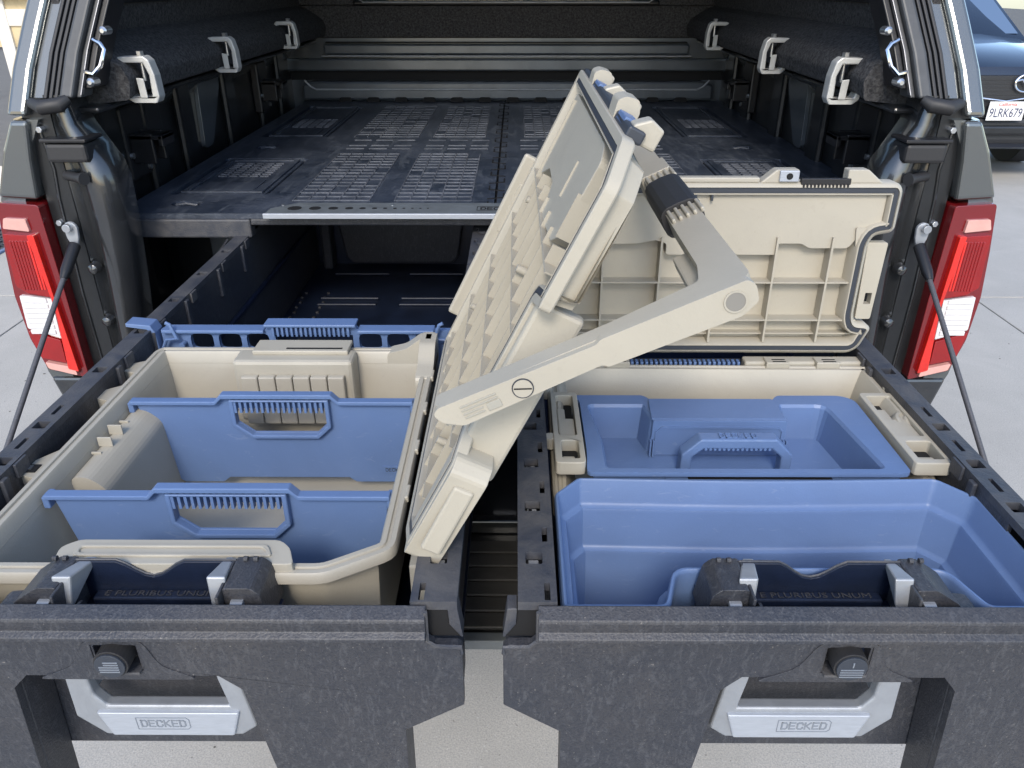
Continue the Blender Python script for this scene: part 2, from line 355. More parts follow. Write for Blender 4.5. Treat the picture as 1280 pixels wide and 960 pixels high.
    MB().tube([p0, p0.lerp(p1, .10), p0.lerp(p1, .13)], [.012, .011, .007], 12).build('cable_sleeve', 'black', truck, smooth=True)
    MB().tube([p0.lerp(p1, .1), p1], .0052, 10).build('tailgate_cable', 'cable', truck, smooth=True)
    # bed side
    XW = -.955
    bs = MB(); sbox(bs, s, XW - .03, XW, YT + .05, 3.55, -.84, -.20); bs = bs.build('bed_side', 'bed', truck)
    for y in (1.80, 2.02, 2.24, 2.62, 2.98, 3.24):
        b = MB(); sbox(b, s, XW, XW + .022, y, y + .10, -.80, -.25); b.build('side_rib', 'bed', bs, bevel=.012)
    b = MB(); b.prism(YZ, roundp([(2.40, -.46), (2.47, -.46), (2.60, -.30), (2.60, -.27), (2.42, -.27)], .02), side(s, XW), side(s, XW + .012)); b.build('side_pressing', 'bulk', bs, bevel=.006)
    b = MB(); sbox(b, s, XW + .002, -.83, YT + .055, 3.5, -.240, -.228); b.build('bed_rail', 'bed', bs, bevel=.006)
    for y in (1.93, 3.0):                                              # cleat bracket
        c = MB(); sbox(c, s, XW, -.925, y - .05, y + .06, -.44, -.27); c = c.build('cleat_plate', 'black', bs, bevel=.006)
        b = MB(); sbox(b, s, -.925, -.845, y - .035, y + .035, -.345, -.333); sbox(b, s, -.925, -.87, y - .035, y - .025, -.40, -.33); sbox(b, s, -.925, -.87, y + .025, y + .035, -.40, -.33)
        sbox(b, s, -.857, -.845, y - .035, y + .035, -.36, -.333); b.build('cleat', 'black', c, bevel=.003)
        for dy, z in ((-.04, -.38), (.0, -.40), (.04, -.42)): MB().cyl(YZ, y + dy, z, .007, side(s, -.925) - .006, side(s, -.925) + .006, 8).build('cleat_bolt', 'steel', c)
# bulkhead (front of the bed)
bh = box('bulkhead', 'bulk', truck, XC - .95, XC + .95, 3.5, 3.54, -.84, -.205)
def brib(name, x0, x1, z0, z1, y0=3.478, m='bulk', bev=.008): return box(name, m, bh, x0, x1, y0, 3.5, z0, z1, bev)
brib('upper_band', XC - .93, XC + .93, -.348, -.298, 3.462)
brib('raised_panel', -.80, .72, -.285, -.243, 3.470)
brib('panel_edge', -.81, .73, -.292, -.286, 3.464, 'alu', .002)
brib('panel_line', -.79, .71, -.240, -.236, 3.472, 'gap', .001)
brib('shadow_gap', XC - .93, XC + .93, -.385, -.350, 3.496, 'gap', 0)
MB().prism(XZ, [(-.90, -.46), (.83, -.46), (.83, -.40), (.78, -.385), (-.86, -.385), (-.90, -.40)], 3.44, 3.5).build('lower_panel', 'bulk', bh, bevel=.01)
MB().tube([(-.885, 3.438, -.38), (-.862, 3.438, -.405), (-.84, 3.438, -.417), (.76, 3.438, -.417), (.785, 3.438, -.405), (.81, 3.438, -.38)], .004, 8).build('pressed_line', 'alu', bh, smooth=True)
for k in range(13):
    x = -.72 + k * .118
    MB().prism(XZ, roundp([(x - .03, -.468), (x + .03, -.468), (x + .022, -.447), (x - .022, -.447)], .006, 3), 3.432, 3.445).build('drain_slot', 'gap', bh)
# lower interior seen left of the drawer: inner arch
box('wheel_housing', 'bed', truck, XC - .92, XC - .64, 2.0, 3.0, -.80, -.52, .05); box('wheel_housing', 'bed', truck, XC + .64, XC + .92, 2.0, 3.0, -.80, -.52, .05)
# cab and wheels so the truck stands from other angles
cab = MB(); cab.rings([[(XC - .98, y, z0), (XC + .98, y, z0), (XC + .98, y, -.25), (XC + w_, y, z1), (XC - w_, y, z1), (XC - .98, y, -.25)] for y, z0, z1, w_ in ((3.62, -1.2, .20, .80), (4.0, -1.2, .28, .78), (5.2, -1.2, .28, .78), (6.0, -1.2, -.24, .85))], True, True)
cab.build('cab', 'paint', truck, bevel=.03)
for s in (-1, 1):
    for y in (2.55, 5.9):
        wb = MB(); wb.cyl(YZ, y, -H + .40, .40, XC + s * .80, XC + s * 1.0, 36); wh = wb.build('wheel', 'rubber', truck, bevel=.03)
        MB().cyl(YZ, y, -H + .40, .24, XC + s * .97, XC + s * 1.006, 24).build('rim', 'alu', wh, bevel=.01)
box('chassis', 'black', truck, XC - .5, XC + .5, YT + .3, 6.2, -1.15, -.95)

# ------------------------------------------------------------------ camper shell
shell = thing('camper_shell', 'dark grey camper shell over the bed, rear hatch open, lined with charcoal carpet', 'camper shell', (XC, YT, -.236))
def lean(z): return YT + .45 * (z + .236)
ZT = .42
def strip(name, m, s, x_in, x_out, y0, y1, zb=-.236, zt=ZT, bevel=.004, xs2=.30, parent=shell, curve=True):
    rings = []
    n = 9
    for k in range(n):
        z = zb + (zt - zb) * k / (n - 1); dx = xs2 * (z + .236); 
        if curve: dx += -.012 * math.exp(-((z + .236) / .06) ** 2) * (-1)
        yy = lean(z)
        rings.append([(side(s, x_out + dx), yy + y0, z), (side(s, x_in + dx), yy + y0, z), (side(s, x_in + dx), yy + y1, z), (side(s, x_out + dx), yy + y1, z)])
    return MB().rings(rings, True, True).build(name, m, parent, bevel=bevel, seg=3)
for s in (-1, 1):
    strip('rear_frame', 'paint', s, -.952, -.992, -.012, .10, bevel=.010)
    strip('frame_return', 'paint', s, -.925, -.953, .004, .10, zb=-.215, bevel=.004)
    for k in range(3): strip('gasket_fin', 'rubber', s, -.918 + k * .010, -.925 + k * .010, -.010 + .001 * k, .05, zb=-.205, bevel=.002)
    strip('inner_flange', 'flange', s, -.868, -.895, -.012, .05, zb=-.205, bevel=.006)
    strip('flange_step', 'flange', s, -.858, -.868, .004, .05, zb=-.205, bevel=.003)
    strip('edge_trim', 'steel_d', s, -.8555, -.858, -.002, .01, zb=-.20, bevel=.0008)
    strip('hatch_channel', 'black', s, -.842, -.8555, .010, .08, zb=-.19, bevel=.003)
    b = MB(); b.tube([(side(s, -.925), YT - .004, -.212), (side(s, -.90), YT - .02, -.218), (side(s, -.868), YT - .012, -.214), (side(s, -.856), YT + .0, -.205)], [.010, .014, .014, .009], 10); b.build('gasket_corner', 'rubber', shell, smooth=True)
    # latch loop and its two screws
    def fp(x, z, dy=0): return (side(s, x + .30 * (z + .236)), lean(z) + dy, z)
    MB().tube([fp(-.850, -.105, .0), fp(-.832, -.112, -.005), fp(-.822, -.122, -.005), fp(-.822, -.150, -.005), fp(-.832, -.163, -.005), fp(-.852, -.160, 0)], .0042, 8).build('latch_loop', 'chrome', shell, smooth=True)
    for z in (-.090, -.178): 
        b = MB(); b.tube([fp(-.834, z, .02), fp(-.834, z, -.004), fp(-.834, z, -.008)], [.008, .008, .004], 10); b.build('loop_screw', 'steel', shell, smooth=True)
    # outer wall, lining, carpet-wrapped rail
    rr = []
    for y in (YT + .06, 3.55):
        rr.append([(side(s, x), y + (.45 * (z + .236) if y < 2 else 0), z) for x, z in ((-.985, -.236), (-.93, -.06), (-.93, -.03), (-.83, ZT), (-.815, ZT), (-.90, -.06), (-.955, -.236))])
    MB().rings(rr, True, True).build('side_wall', 'paint', shell)
    def lin(z0, z1, y0, y1, name='carpet_lining', m='carpet', off=.0):
        f = lambda z: (-.895 + .31 * (z + .10) if z > -.10 else -.905 + .07 * (z + .236)) + off
        MB().rings([[(side(s, f(z0)), y0, z0), (side(s, f(z1)), y0 + .0, z1), (side(s, f(z1) - .014), y0, z1), (side(s, f(z0) - .014), y0, z0)],
                    [(side(s, f(z0)), y1, z0), (side(s, f(z1)), y1, z1), (side(s, f(z1) - .014), y1, z1), (side(s, f(z0) - .014), y1, z0)]], True, True).build(name, m, shell)
    lin(-.236, -.035, YT + .09, 3.5)
    lin(-.035, ZT, YT + .20, 1.90); lin(-.035, ZT, 3.25, 3.5); lin(.28, ZT, 1.90, 3.25)
    b = MB(); b.rings([[(side(s, x), y, z + dz) for x, z in roundp([(-.905, -.095), (-.855, -.112), (-.795, -.150), (-.782, -.178), (-.790, -.214), (-.905, -.226)], .006, 3)] for y, dz in ((YT + .11, -.008), (YT + .16, 0), (2.4, 0), (3.49, 0))], True, True)
    b.build('carpeted_rail', 'carpet', shell, bevel=.004)
    # side window: frame bars and the pane
    def wbar(z0, z1, y0, y1, off=.012, m='black', nm='window_bar'):
        f = lambda z: -.893 + .31 * (z + .10) + off
        return MB().rings([[(side(s, f(z0)), y0, z0), (side(s, f(z1)), y0, z1), (side(s, f(z1) - .03), y0, z1), (side(s, f(z0) - .03), y0, z0)],
                    [(side(s, f(z0)), y1, z0), (side(s, f(z1)), y1, z1), (side(s, f(z1) - .03), y1, z1), (side(s, f(z0) - .03), y1, z0)]], True, True).build(nm, m, shell, bevel=.005 if m == 'black' else 0)
    wbar(-.05, -.022, 1.80, 3.28); wbar(-.022, -.005, 1.84, 3.25, .004); wbar(.27, .295, 1.84, 3.25)
    for y in (1.82, 2.50, 3.24): wbar(-.022, .29, y, y + .03)
    f = lambda z: -.893 + .31 * (z + .10) - .008
    MB().rings([[(side(s, f(-.01)), 1.85, -.01), (side(s, f(.28)), 1.85, .28)], [(side(s, f(-.01)), 3.24, -.01), (side(s, f(.28)), 3.24, .28)]], False, False, closed=False).build('side_pane', 'glass', shell)
rf = []
for y, z in ((YT + .28, .0), (YT + .40, .02), (3.0, .03), (3.58, .0)):
    rf.append([(XC - .80, y, ZT + z), (XC - .4, y, ZT + z + .04), (XC + .4, y, ZT + z + .04), (XC + .80, y, ZT + z), (XC + .80, y, ZT + z - .03), (XC + .4, y, ZT + z + .01), (XC - .4, y, ZT + z + .01), (XC - .80, y, ZT + z - .03)])
MB().rings(rf, True, True).build('roof', 'paint', shell)
box('headliner', 'carpet', shell, XC - .79, XC + .79, YT + .33, 3.50, ZT - .04, ZT - .032)
box('front_lining', 'carpet', shell, XC - .92, XC + .92, 3.485, 3.56, -.222, -.100, .01)
box('front_lining', 'carpet', shell, XC - .92, XC - .62, 3.485, 3.56, -.100, ZT, .005); box('front_lining', 'carpet', shell, XC + .62, XC + .92, 3.485, 3.56, -.100, ZT, .005)
box('front_lining', 'carpet', shell, XC - .62, XC + .62, 3.485, 3.56, .26, ZT, .005)
box('window_seal', 'black', shell, XC - .62, XC + .62, 3.475, 3.54, -.100, -.084, .006)
MB().tube([(XC - .61, 3.474, -.02), (XC - .605, 3.474, -.07), (XC - .58, 3.474, -.088), (XC + .58, 3.474, -.088), (XC + .605, 3.474, -.07), (XC + .61, 3.474, -.02)], .003, 8).build('seal_bead', 'alu', shell, smooth=True)
MB().add([(XC - .62, 3.53, -.09), (XC + .62, 3.53, -.09), (XC + .62, 3.53, .27), (XC - .62, 3.53, .27)], [(0, 1, 2, 3)]).build('front_pane', 'glass', shell)

# ------------------------------------------------------------------ mounting clamps
def clampthing(s, y, z, k, label):
    t = thing('mounting_clamp', label, 'clamp', (side(s, -.778), y, z), 'clamps holding the camper shell to the bed rail')
    def P(pts): return [(side(s, -.778 + a * k), z + b * k) for a, b in pts]
    c = P([(-.050, -.004), (-.038, .012), (.026, .014), (.038, .004), (.046, -.030), (.048, -.082), (.040, -.096), (-.020, -.096), (-.034, -.086), (-.040, -.060), (-.028, -.058), (-.020, -.080), (.030, -.082), (.032, -.030), (.022, -.002), (-.030, -.002), (-.036, -.006)])
    body = MB().prism(XZ, c, y - .016, y + .016).build('clamp_body', 'clamp', t, bevel=.0035)
    MB().tube([(side(s, -.778 + .012 * k), y, z - .045 * k), (side(s, -.778 + .012 * k), y, z + .012)], .004, 10).build('clamp_bolt', 'steel', t, smooth=True)
    MB().cyl(XY, side(s, -.778 + .012 * k), y, .0075, z + .014 * k, z + .024 * k, 6).build('bolt_head', 'steel', t)
    MB().prism(XZ, P([(.000, -.036), (.018, -.038), (.020, -.084), (.002, -.084)]), y - .019, y - .0165).build('clamp_jaw', 'clamp', t, bevel=.002)
    return t
clampthing(-1, 1.70, -.152, .82, 'left rear aluminium clamp, the largest and nearest one beside the left tail light pillar')
clampthing(-1, 2.22, -.148, .80, 'middle aluminium clamp on the left carpeted rail, second from the tail')
clampthing(-1, 2.86, -.140, .78, 'farthest aluminium clamp on the left carpeted rail, beside the bulkhead corner')
clampthing(1, 1.74, -.158, .84, 'right rear aluminium clamp, the nearest one on the right rail below the latch loop')
clampthing(1, 2.25, -.152, .82, 'middle aluminium clamp on the right carpeted rail')
clampthing(1, 2.93, -.145, .82, 'farthest aluminium clamp on the right rail, beside the bulkhead corner')

# ------------------------------------------------------------------ truck bed deck
DZ = -.465; DL, DR = -.893, .872
deck = thing('storage_deck', 'dusty charcoal plastic deck covering the truck bed above the drawers', 'bed deck', (XC, 2.5, -.80))
def dpanel(x0, x1, y0, y1, holes=(), name='deck_panel'): return MB().prism(XY, [(x0, y0), (x1, y0), (x1, y1), (x0, y1)], DZ - .012, DZ, holes).build(name, 'deck', deck, bevel=.003)
def rect(x0, x1, y0, y1, r=0):
    p = [(x0, y0), (x1, y0), (x1, y1), (x0, y1)]; return roundp(p, r, 3) if r else p
cells = []     # grip-grid cells (recessed openings between raised bars)
def left_holes(f):
    out = []
    for (a, b_, c, d) in ((-.84, -.60, 1.86, 2.28), (-.84, -.62, 2.62, 3.30)): 
        x0, x1 = sorted((f(a), f(b_))); out.append(rect(x0, x1, c, d, .012))
    return out
fl = lambda x: x; fr = lambda x: 2 * XC + .01 - x
hl = [rect(-.70, -.66, 1.77, 1.80, .015)]
dpanel(DL, -.05, 1.69, 3.46, left_holes(fl) + [rect(-.80, -.73, 1.755, 1.80, .02), rect(-.80, -.74, 2.42, 2.47, .02)])
dpanel(-.044, DR, 1.69, 3.46, left_holes(fr) + [rect(.66, .73, 1.755, 1.80, .02), rect(.67, .73, 2.42, 2.47, .02)])
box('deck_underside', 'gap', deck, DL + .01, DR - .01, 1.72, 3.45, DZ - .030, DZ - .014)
for f in (fl, fr):
    for (a, b_, c, d) in ((-.84, -.60, 1.86, 2.28), (-.84, -.62, 2.62, 3.30)):
        x0, x1 = sorted((f(a), f(b_)))
        h = box('hatch_lid', 'deck', deck, x0 + .012, x1 - .012, c + .012, d - .012, DZ - .012, DZ - .003, .004)
        MB().prism(XY, rect(x0 + .02, x1 - .02, c + .02, d - .02), DZ - .003, DZ + .002, [rect(x0 + .035, x1 - .035, c + .035, d - .035)]).build('hatch_rim', 'deck', h, bevel=.001)
        box('finger_well', 'deck', h, x0 + .05, x1 - .05, c + .05, c + .16, DZ - .003, DZ - .001)
        b = MB()
        for i in range(5):
            for j in range(8): b.box(x0 + .05 + i * .028, x0 + .05 + i * .028 + .022, c + .20 + j * .022, c + .20 + j * .022 + .008, DZ - .003, DZ)
        b.build('grip_bars', 'deck_rib', h, kind='stuff')
    for y in (1.775, 2.445):
        x = f(-.765); t = MB().cyl(XY, x, y, .03, DZ - .010, DZ - .006, 20).build('tie_point', 'black', deck)
        MB().tube([(x - .025, y, DZ - .004), (x, y, DZ + .0), (x + .025, y, DZ - .004)], .005, 8).build('tie_bar', 'deck', t, smooth=True)
# raised grip fields
def grip(x0, x1, y0, y1, nx, ny, seed):
    b = MB(); dx = (x1 - x0) / nx; dy = (y1 - y0) / ny
    rn = random.Random(seed)
    for j in range(ny + 1): 
        for i in range(nx): 
            if rn.random() < .93: b.box(x0 + i * dx + .002, x0 + (i + 1) * dx - .002, y0 + j * dy, y0 + j * dy + .0035, DZ, DZ + .0022)
    for i in range(nx + 1): b.box(x0 + i * dx - .0015, x0 + i * dx + .0015, y0, y1 + .003, DZ, DZ + .0018)
    return b.build('grip_field', 'deck_rib', deck, kind='stuff')
for f in (fl, fr):
    for k, (a, b_, c, d, nx, ny) in enumerate(((-.525, -.345, 1.80, 2.34, 5, 15), (-.285, -.105, 1.80, 2.34, 5, 15), (-.53, -.32, 2.62, 3.30, 5, 16), (-.27, -.10, 2.62, 3.30, 5, 16))):
        x0, x1 = sorted((f(a), f(b_))); grip(x0, x1, c, d, nx, ny, k)
    for y in (2.42, 2.47, 2.56):
        for a in (-.52, -.45, -.38, -.28, -.21, -.14):
            x0, x1 = sorted((f(a), f(a + .055))); box('grip_dash', 'deck_rib', deck, x0, x1, y, y + .006, DZ, DZ + .002)
for k in range(22):                                                       # interlocking seam along the centre
    y = 1.74 + k * .078; o = .018 if k % 2 else -.018
    b = MB(); b.stroke(XY, [(-.047 - o, y), (-.047 + o, y + .012), (-.047 + o, y + .05)], .004, DZ + .0005, DZ + .0018); b.build('seam_tooth', 'gap', deck)
# front edge: thick wings, aluminium strip with its row of sockets and the maker's word
MB().box(DL + .03, -.594, 1.686, 1.72, -.520, DZ - .0125).build('front_wing', 'rail', deck, bevel=.004)
MB().box(.545, DR - .02, 1.686, 1.72, -.520, DZ - .0125).build('front_wing', 'rail', deck, bevel=.004)
MB().box(-.594, .545, 1.690, 1.72, -.492, DZ - .0125).build('front_wing', 'char', deck, bevel=.003)
st = MB().prism(XY, [(-.553, 1.672), (.49, 1.672), (.49, 1.715), (.47, 1.762), (-.50, 1.762), (-.553, 1.712)], DZ + .001, DZ + .006).build('edge_strip', 'trim', deck, bevel=.0015)
box('aluminium_lip', 'alu_b', st, -.556, .493, 1.664, 1.6715, -.470, DZ + .0065, .001)
for k, r in enumerate((.0165, .014, .0115, .0095, .0075, .006, .005, .0042, .0036, .003, .0027, .0024)):
    x = -.497 + sum((.046, .041, .036, .03, .027, .024, .022, .02, .019, .018, .017, .016)[:k])
    b = MB().cyl(XY, x, 1.712, r * .95, DZ + .0062, DZ + .0068, 18).build('bottle_socket', 'gap', st)
wordmark(Fr((0, 0, DZ + .0062), (1, 0, 0), (0, 1, 0)), -.035, 1.712, .017, 'gap', st)
for x in (-.53, -.28, .0, .27): MB().cyl(XY, x, 1.738, .004, DZ + .006, DZ + .0075, 10).build('strip_rivet', 'steel', st)
# turnbuckle and strap below the left wing
for s_ in (-1,):
    tb = thing('turnbuckle', 'small black turnbuckle hanging in the dark beside the left drawer under the deck', 'turnbuckle', (-.72, 1.62, -.80))
    MB().tube([(-.640, 1.66, -.515), (-.668, 1.63, -.555)], .003).build('hook_rod', 'black', tb, smooth=True)
    MB().tube([(-.664, 1.635, -.552), (-.672, 1.62, -.560), (-.700, 1.60, -.60), (-.704, 1.595, -.612), (-.694, 1.60, -.612), (-.664, 1.62, -.572), (-.660, 1.63, -.558), (-.664, 1.635, -.552)], .004).build('frame_body', 'black', tb, smooth=True)
    MB().tube([(-.702, 1.595, -.612), (-.715, 1.58, -.64), (-.722, 1.57, -.66), (-.715, 1.56, -.68)], .003).build('hook_rod', 'black', tb, smooth=True)
# steel frame column seen in the dark
box('frame_column', 'bulk', deck, -.80, -.66, 1.95, 1.96, -.80, -.50, .004)

# ------------------------------------------------------------------ drawers
def drawer(s, label):
    left = s < 0
    x0, x1 = (-.632, -.054) if left else (.003, .567)
    dr = thing('drawer_unit', label, 'drawer', ((x0 + x1) / 2, .55, -.84), 'truck bed drawers')
    z0, zt = -.780, -.515; YB = 2.27
    wl, wr = (.030, .044) if left else (.037, .030)
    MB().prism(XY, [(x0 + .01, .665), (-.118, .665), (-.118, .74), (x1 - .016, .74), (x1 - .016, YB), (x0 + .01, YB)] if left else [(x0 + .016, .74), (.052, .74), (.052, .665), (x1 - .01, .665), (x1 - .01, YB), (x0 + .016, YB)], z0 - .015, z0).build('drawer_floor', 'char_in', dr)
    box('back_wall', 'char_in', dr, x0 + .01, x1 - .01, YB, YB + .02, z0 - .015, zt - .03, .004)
    for (a, b_, cen) in ((x0, x0 + wl, not left), (x1 - wr, x1, left)):
        holes = []; ww = b_ - a
        sq = [.601 + .0855 * k for k in range(4)] + [1.017 + .14 * k for k in range(9)] if not cen else [.601 + .0855 * k for k in range(19)]
        ox = (a + ww * (.44 if (cen and not left) else .5))
        for y in sq: holes.append(rect(ox - .0085, ox + .0085, y - .009, y + .009, .002))
        if cen: 
            sx = b_ - .009 if not left else a + .010
            for k in range(19): holes.append(rect(sx - .0028, sx + .0028, .554 + .0845 * k - .0125, .552 + .0845 * k + .013, .001))
            if left: pass
        else:
            sx = b_ - .005 if left else a + .005
            for k in range(4): holes.append(rect(ox - .0028, ox + .0028, .644 + .0845 * k - .013, .644 + .0845 * k + .013, .001))
        wl_ = MB().prism(XY, [(a, .539), (b_, .539), (b_, YB), (a, YB)], zt - .010, zt, holes).build('side_wall', 'rail', dr, bevel=.0018)
        # hollow wall: outer and inner skins
        box('inner_skin', 'char', wl_, b_ - .005, b_, .67, YB, z0, zt - .0102) if a == x0 else box('inner_skin', 'char', wl_, a, a + .005, .67, YB, z0, zt - .0102)
        oo = .012 if cen else 0
        box('outer_skin', 'char', wl_, a + oo, a + oo + .004, .62, YB, -.70 if cen else z0 - .01, zt - .0102) if a == x0 else box('outer_skin', 'char', wl_, b_ - .004 - oo, b_ - oo, .62, YB, -.70 if cen else z0 - .01, zt - .0102)
        if cen:
            for y in sq[:9]: box('slot_stud', 'alu', wl_, ox - .0055, ox + .0050, y - .0055, y + .0088, zt - .03, zt - .0102, .001)
        xi = b_ if a == x0 else a; d = 1 if a == x0 else -1
        for k, y in enumerate((.735, 1.03, 1.16, 1.30, 1.47, 1.62)):
            if cen: continue
            b = MB(); b.box(min(xi, xi + d * .006), max(xi, xi + d * .006), y, y + .012, zt - .062, zt - .004); b.build('wall_rib', 'rail', wl_, bevel=.0015)
            b = MB(); b.box(min(xi, xi + d * .004), max(xi, xi + d * .004), y + .03, y + .055, zt - .02, zt - .001); b.build('wall_tab', 'rail', wl_, bevel=.001)
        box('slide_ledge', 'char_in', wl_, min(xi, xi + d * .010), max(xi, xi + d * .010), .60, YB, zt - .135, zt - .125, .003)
    # interior ribs of the floor
    xm = (x0 + x1) / 2
    for y in (1.92, 1.965, 2.16):
        for q in (-1, 1):
            box('floor_rib', 'char_in', dr, *(sorted((xm + q * .03, xm + q * .19))), y, y + .008, z0, z0 + .007, .0025)
    b = MB(); rr = random.Random(3)
    for k in range(34):
        y = 1.45 + (k % 17) * .035; x = x0 + .045 + (k // 17) * .06 + rr.uniform(-.004, .004); b.box(x, x + .007, y, y + .007, z0, z0 + .004)
    b.build('floor_stud', 'char', dr, kind='stuff')
    b = MB(); b.prism(XZ, [(xm - .17, z0 + .03), (xm - .15, z0 + .01), (xm + .15, z0 + .01), (xm + .17, z0 + .03), (xm + .20, zt - .05), (xm - .20, zt - .05)], YB - .03, YB - .0005); b.build('back_panel', 'char', dr, bevel=.006)
    box('back_post', 'char', dr, xm - .235, xm - .205, YB - .06, YB - .0005, z0, zt - .03, .008)
    # front panel
    xh = -.358 if left else .294; k = -1 if left else 1
    if left:
        P = [(-.652, -.545), (-.652, -.86), (-.512, -.86), (-.495, -.622), (-.478, -.604), (-.290, -.604), (-.268, -.624), (-.236, -.86), (-.114, -.86), (-.111, -.681), (-.050, -.643), (-.050, -.566), (-.054, -.562), (-.076, -.562), (-.083, -.555), (-.083, -.545)]
        lip = (-.652, -.083); xk = -.383
    else:
        P = [(.590, -.545), (.590, -.86), (.452, -.86), (.434, -.622), (.419, -.603), (.222, -.603), (.203, -.622), (.172, -.86), (.050, -.86), (.047, -.683), (-.011, -.643), (-.011, -.566), (-.006, -.561), (.016, -.561), (.022, -.554), (.022, -.545)]
        lip = (.022, .590); xk = .318
    F = .530
    lockhole = rect(xk - .020, xk + .021, -.594, -.563, .002)
    fp_ = MB().prism(XZ, P, F, F + .010, [lockhole]).build('front_panel', 'char', dr, bevel=.003, seg=3)
    Lp = ([P[0:1][0]] and [[(-.652, -.60), (-.652, -.86), (-.512, -.86), (-.495, -.622), (-.478, -.606), (-.478, -.60)], [(-.290, -.60), (-.290, -.606), (-.273, -.622), (-.240, -.86), (-.115, -.86), (-.113, -.682), (-.052, -.645), (-.052, -.60)]]) if left else [[(.590, -.60), (.590, -.86), (.452, -.86), (.434, -.622), (.419, -.606), (.419, -.60)], [(.222, -.60), (.222, -.606), (.203, -.622), (.172, -.86), (.051, -.86), (.049, -.684), (-.009, -.645), (-.009, -.60)]]
    for lp_ in Lp: MB().prism(XZ, lp_, F + .0101, F + .055).build('front_leg', 'char', dr, bevel=.002)
    MB().prism(YZ, [(F + .008, -.518), (F + .0065, -.518), (F - .006, -.524), (F - .007, -.527), (F - .0065, -.538), (F - .012, -.542), (F - .0125, -.546), (F - .001, -.549), (F + .008, -.549)], lip[0], lip[1]).build('front_lip', 'char', dr, bevel=.0009)
    # end bracket between lip and centre rail (hollow corner)
    ex = -.083 if left else .022; ec = -.0505 if left else -.0105
    b = MB(); a_, c_ = sorted((ex, ex - k * .022 if False else ex + (.029 if left else -.029)))
    b.box(min(ex, ec), max(ex, ec), F + .030, F + .034, -.575, -.517)
    g_ = 1 if left else -1
    MB().prism(XZ, [(ex, -.5615), (ex, -.5252), (ex + g_ * .019, -.5252), (ex + g_ * .020, -.545), (ex + g_ * .031, -.5615)], F + .0125, F + .02).build('pocket_shade', 'gap', dr)  # near-black plate: the shade inside the hollow corner, painted as a solid
    MB().prism(XZ, [(ex + g_ * .0195, -.5252), (ex + g_ * .029, -.5252), (ex + g_ * .0335, -.5615), (ex + g_ * .0315, -.5615), (ex + g_ * .0205, -.545)], F + .0105, F + .03).build('rail_end', 'rail', dr, bevel=.001)
    MB().tube([(ex, F + .0, -.519), (ex, F + .0, -.555), (ex + (.008 if left else -.008), F, -.5625), (ec, F, -.5635), (ec, F, -.572)], .0022, 6).build('corner_bead', 'rail', dr, smooth=True)
    # recess behind the handle
    box('recess_back', 'char', dr, xh - .19, xh + .19, F + .056, F + .062, -.775, -.585, .002)
    box('front_wall', 'char', dr, *((x0 + .02, -.118) if left else (.052, x1 - .02)), F + .063, F + .068, -.742, -.60)
    # scooped lip above the handle
    MB().prism(XZ, roundp([(xk - .085, -.608), (xk + .075, -.608), (xk + .040, -.590), (xk + .028, -.556), (xk - .028, -.556), (xk - .045, -.590)], .01, 3), F - .0012, F + .004, [rect(xk - .022, xk + .023, -.596, -.561, .002)]).build('lock_surround', 'char', dr, bevel=.0015)
    # lock
    lk = box('lock_plate', 'char', dr, xk - .020, xk + .021, F + .014, F + .018, -.594, -.563)
    box('lock_ledge', 'rail', lk, xk - .020, xk + .021, F - .006, F + .014, -.597, -.5935, .001)
    MB().cyl(XZ, xk, -.576, .0165, F - .012, F + .014, 28).build('lock_cap', 'rubber', lk, bevel=.0025)
    MB().prism(XZ, [(xk + .0145 * math.cos(R(t)), -.576 + .0145 * math.sin(R(t))) for t in range(0, 360, 15)], F - .0145, F - .012, ).build('lock_face', 'gasket', lk, bevel=.001)
    b = MB()
    if left:
        for j in range(5): b.box(xk - .010 + (.005 if j > 2 else 0), xk + .009, F - .0153, F - .0145, -.583 + j * .003, -.5818 + j * .003)
    else:
        for j in range(4): b.box(xk - .011, xk + .011, F - .0153, F - .0145, -.586 + j * .003, -.585 + j * .003)
        b.box(xk - .0006, xk + .0006, F - .0153, F - .0145, -.573, -.567)
    b.build('lock_mark', 'ink_g', lk)
    # cast handle
    hy = F + .003
    o = [(-.088, -.575), (-.092, -.672), (-.067, -.699), (.075, -.699), (.092, -.686), (.085, -.630), (.076, -.575)]
    i_ = [(-.070, -.575), (-.067, -.640), (-.057, -.6555), (.068, -.6555), (.062, -.615), (.060, -.575)]
    if not left: o = [(-x, z) for x, z in o]; i_ = [(-x, z) for x, z in i_]
    poly = o + list(reversed(i_)); poly = [(xh + x, z) for x, z in poly]
    hd = MB().prism(XZ, poly, hy + .004, hy + .018).build('pull_handle', 'alu', dr, bevel=.0028, seg=3)
    for q in (-1, 1):
        xa = xh + q * (.079 if q * k > 0 else .068)
        MB().box(xa - .008, xa + .008, hy + .0182, F + .0555, -.648, -.580).build('handle_arm', 'alu', hd, bevel=.002)
    face = [(-.060, -.6615), (-.068, -.6615), (-.058, -.6955), (.068, -.6955), (.078, -.6615)]
    if not left: face = [(-x, z) for x, z in face]
    MB().prism(XZ, [(xh + x, z) for x, z in face], hy, hy + .006).build('handle_face', 'alu_b', hd, bevel=.002)
    wordmark(Fr((0, hy, 0), (1, 0, 0), (0, 0, 1), (0, -1, 0)), xh + .002 * k, -.6765, .0090, 'ink_g', hd)
    # latch tray behind the lip
    xt = -.357 if left else .302; Y0 = F + .010; Y1 = .592
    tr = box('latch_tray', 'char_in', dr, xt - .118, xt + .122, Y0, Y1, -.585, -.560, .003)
    top = [(-.080, -.513)] + [(-.040 + j * .0085, -.513 - .0195 * math.sin(math.pi * j / 8) ** 1.5) for j in range(9)] + [(.080, -.513), (.080, -.575), (-.080, -.575)]
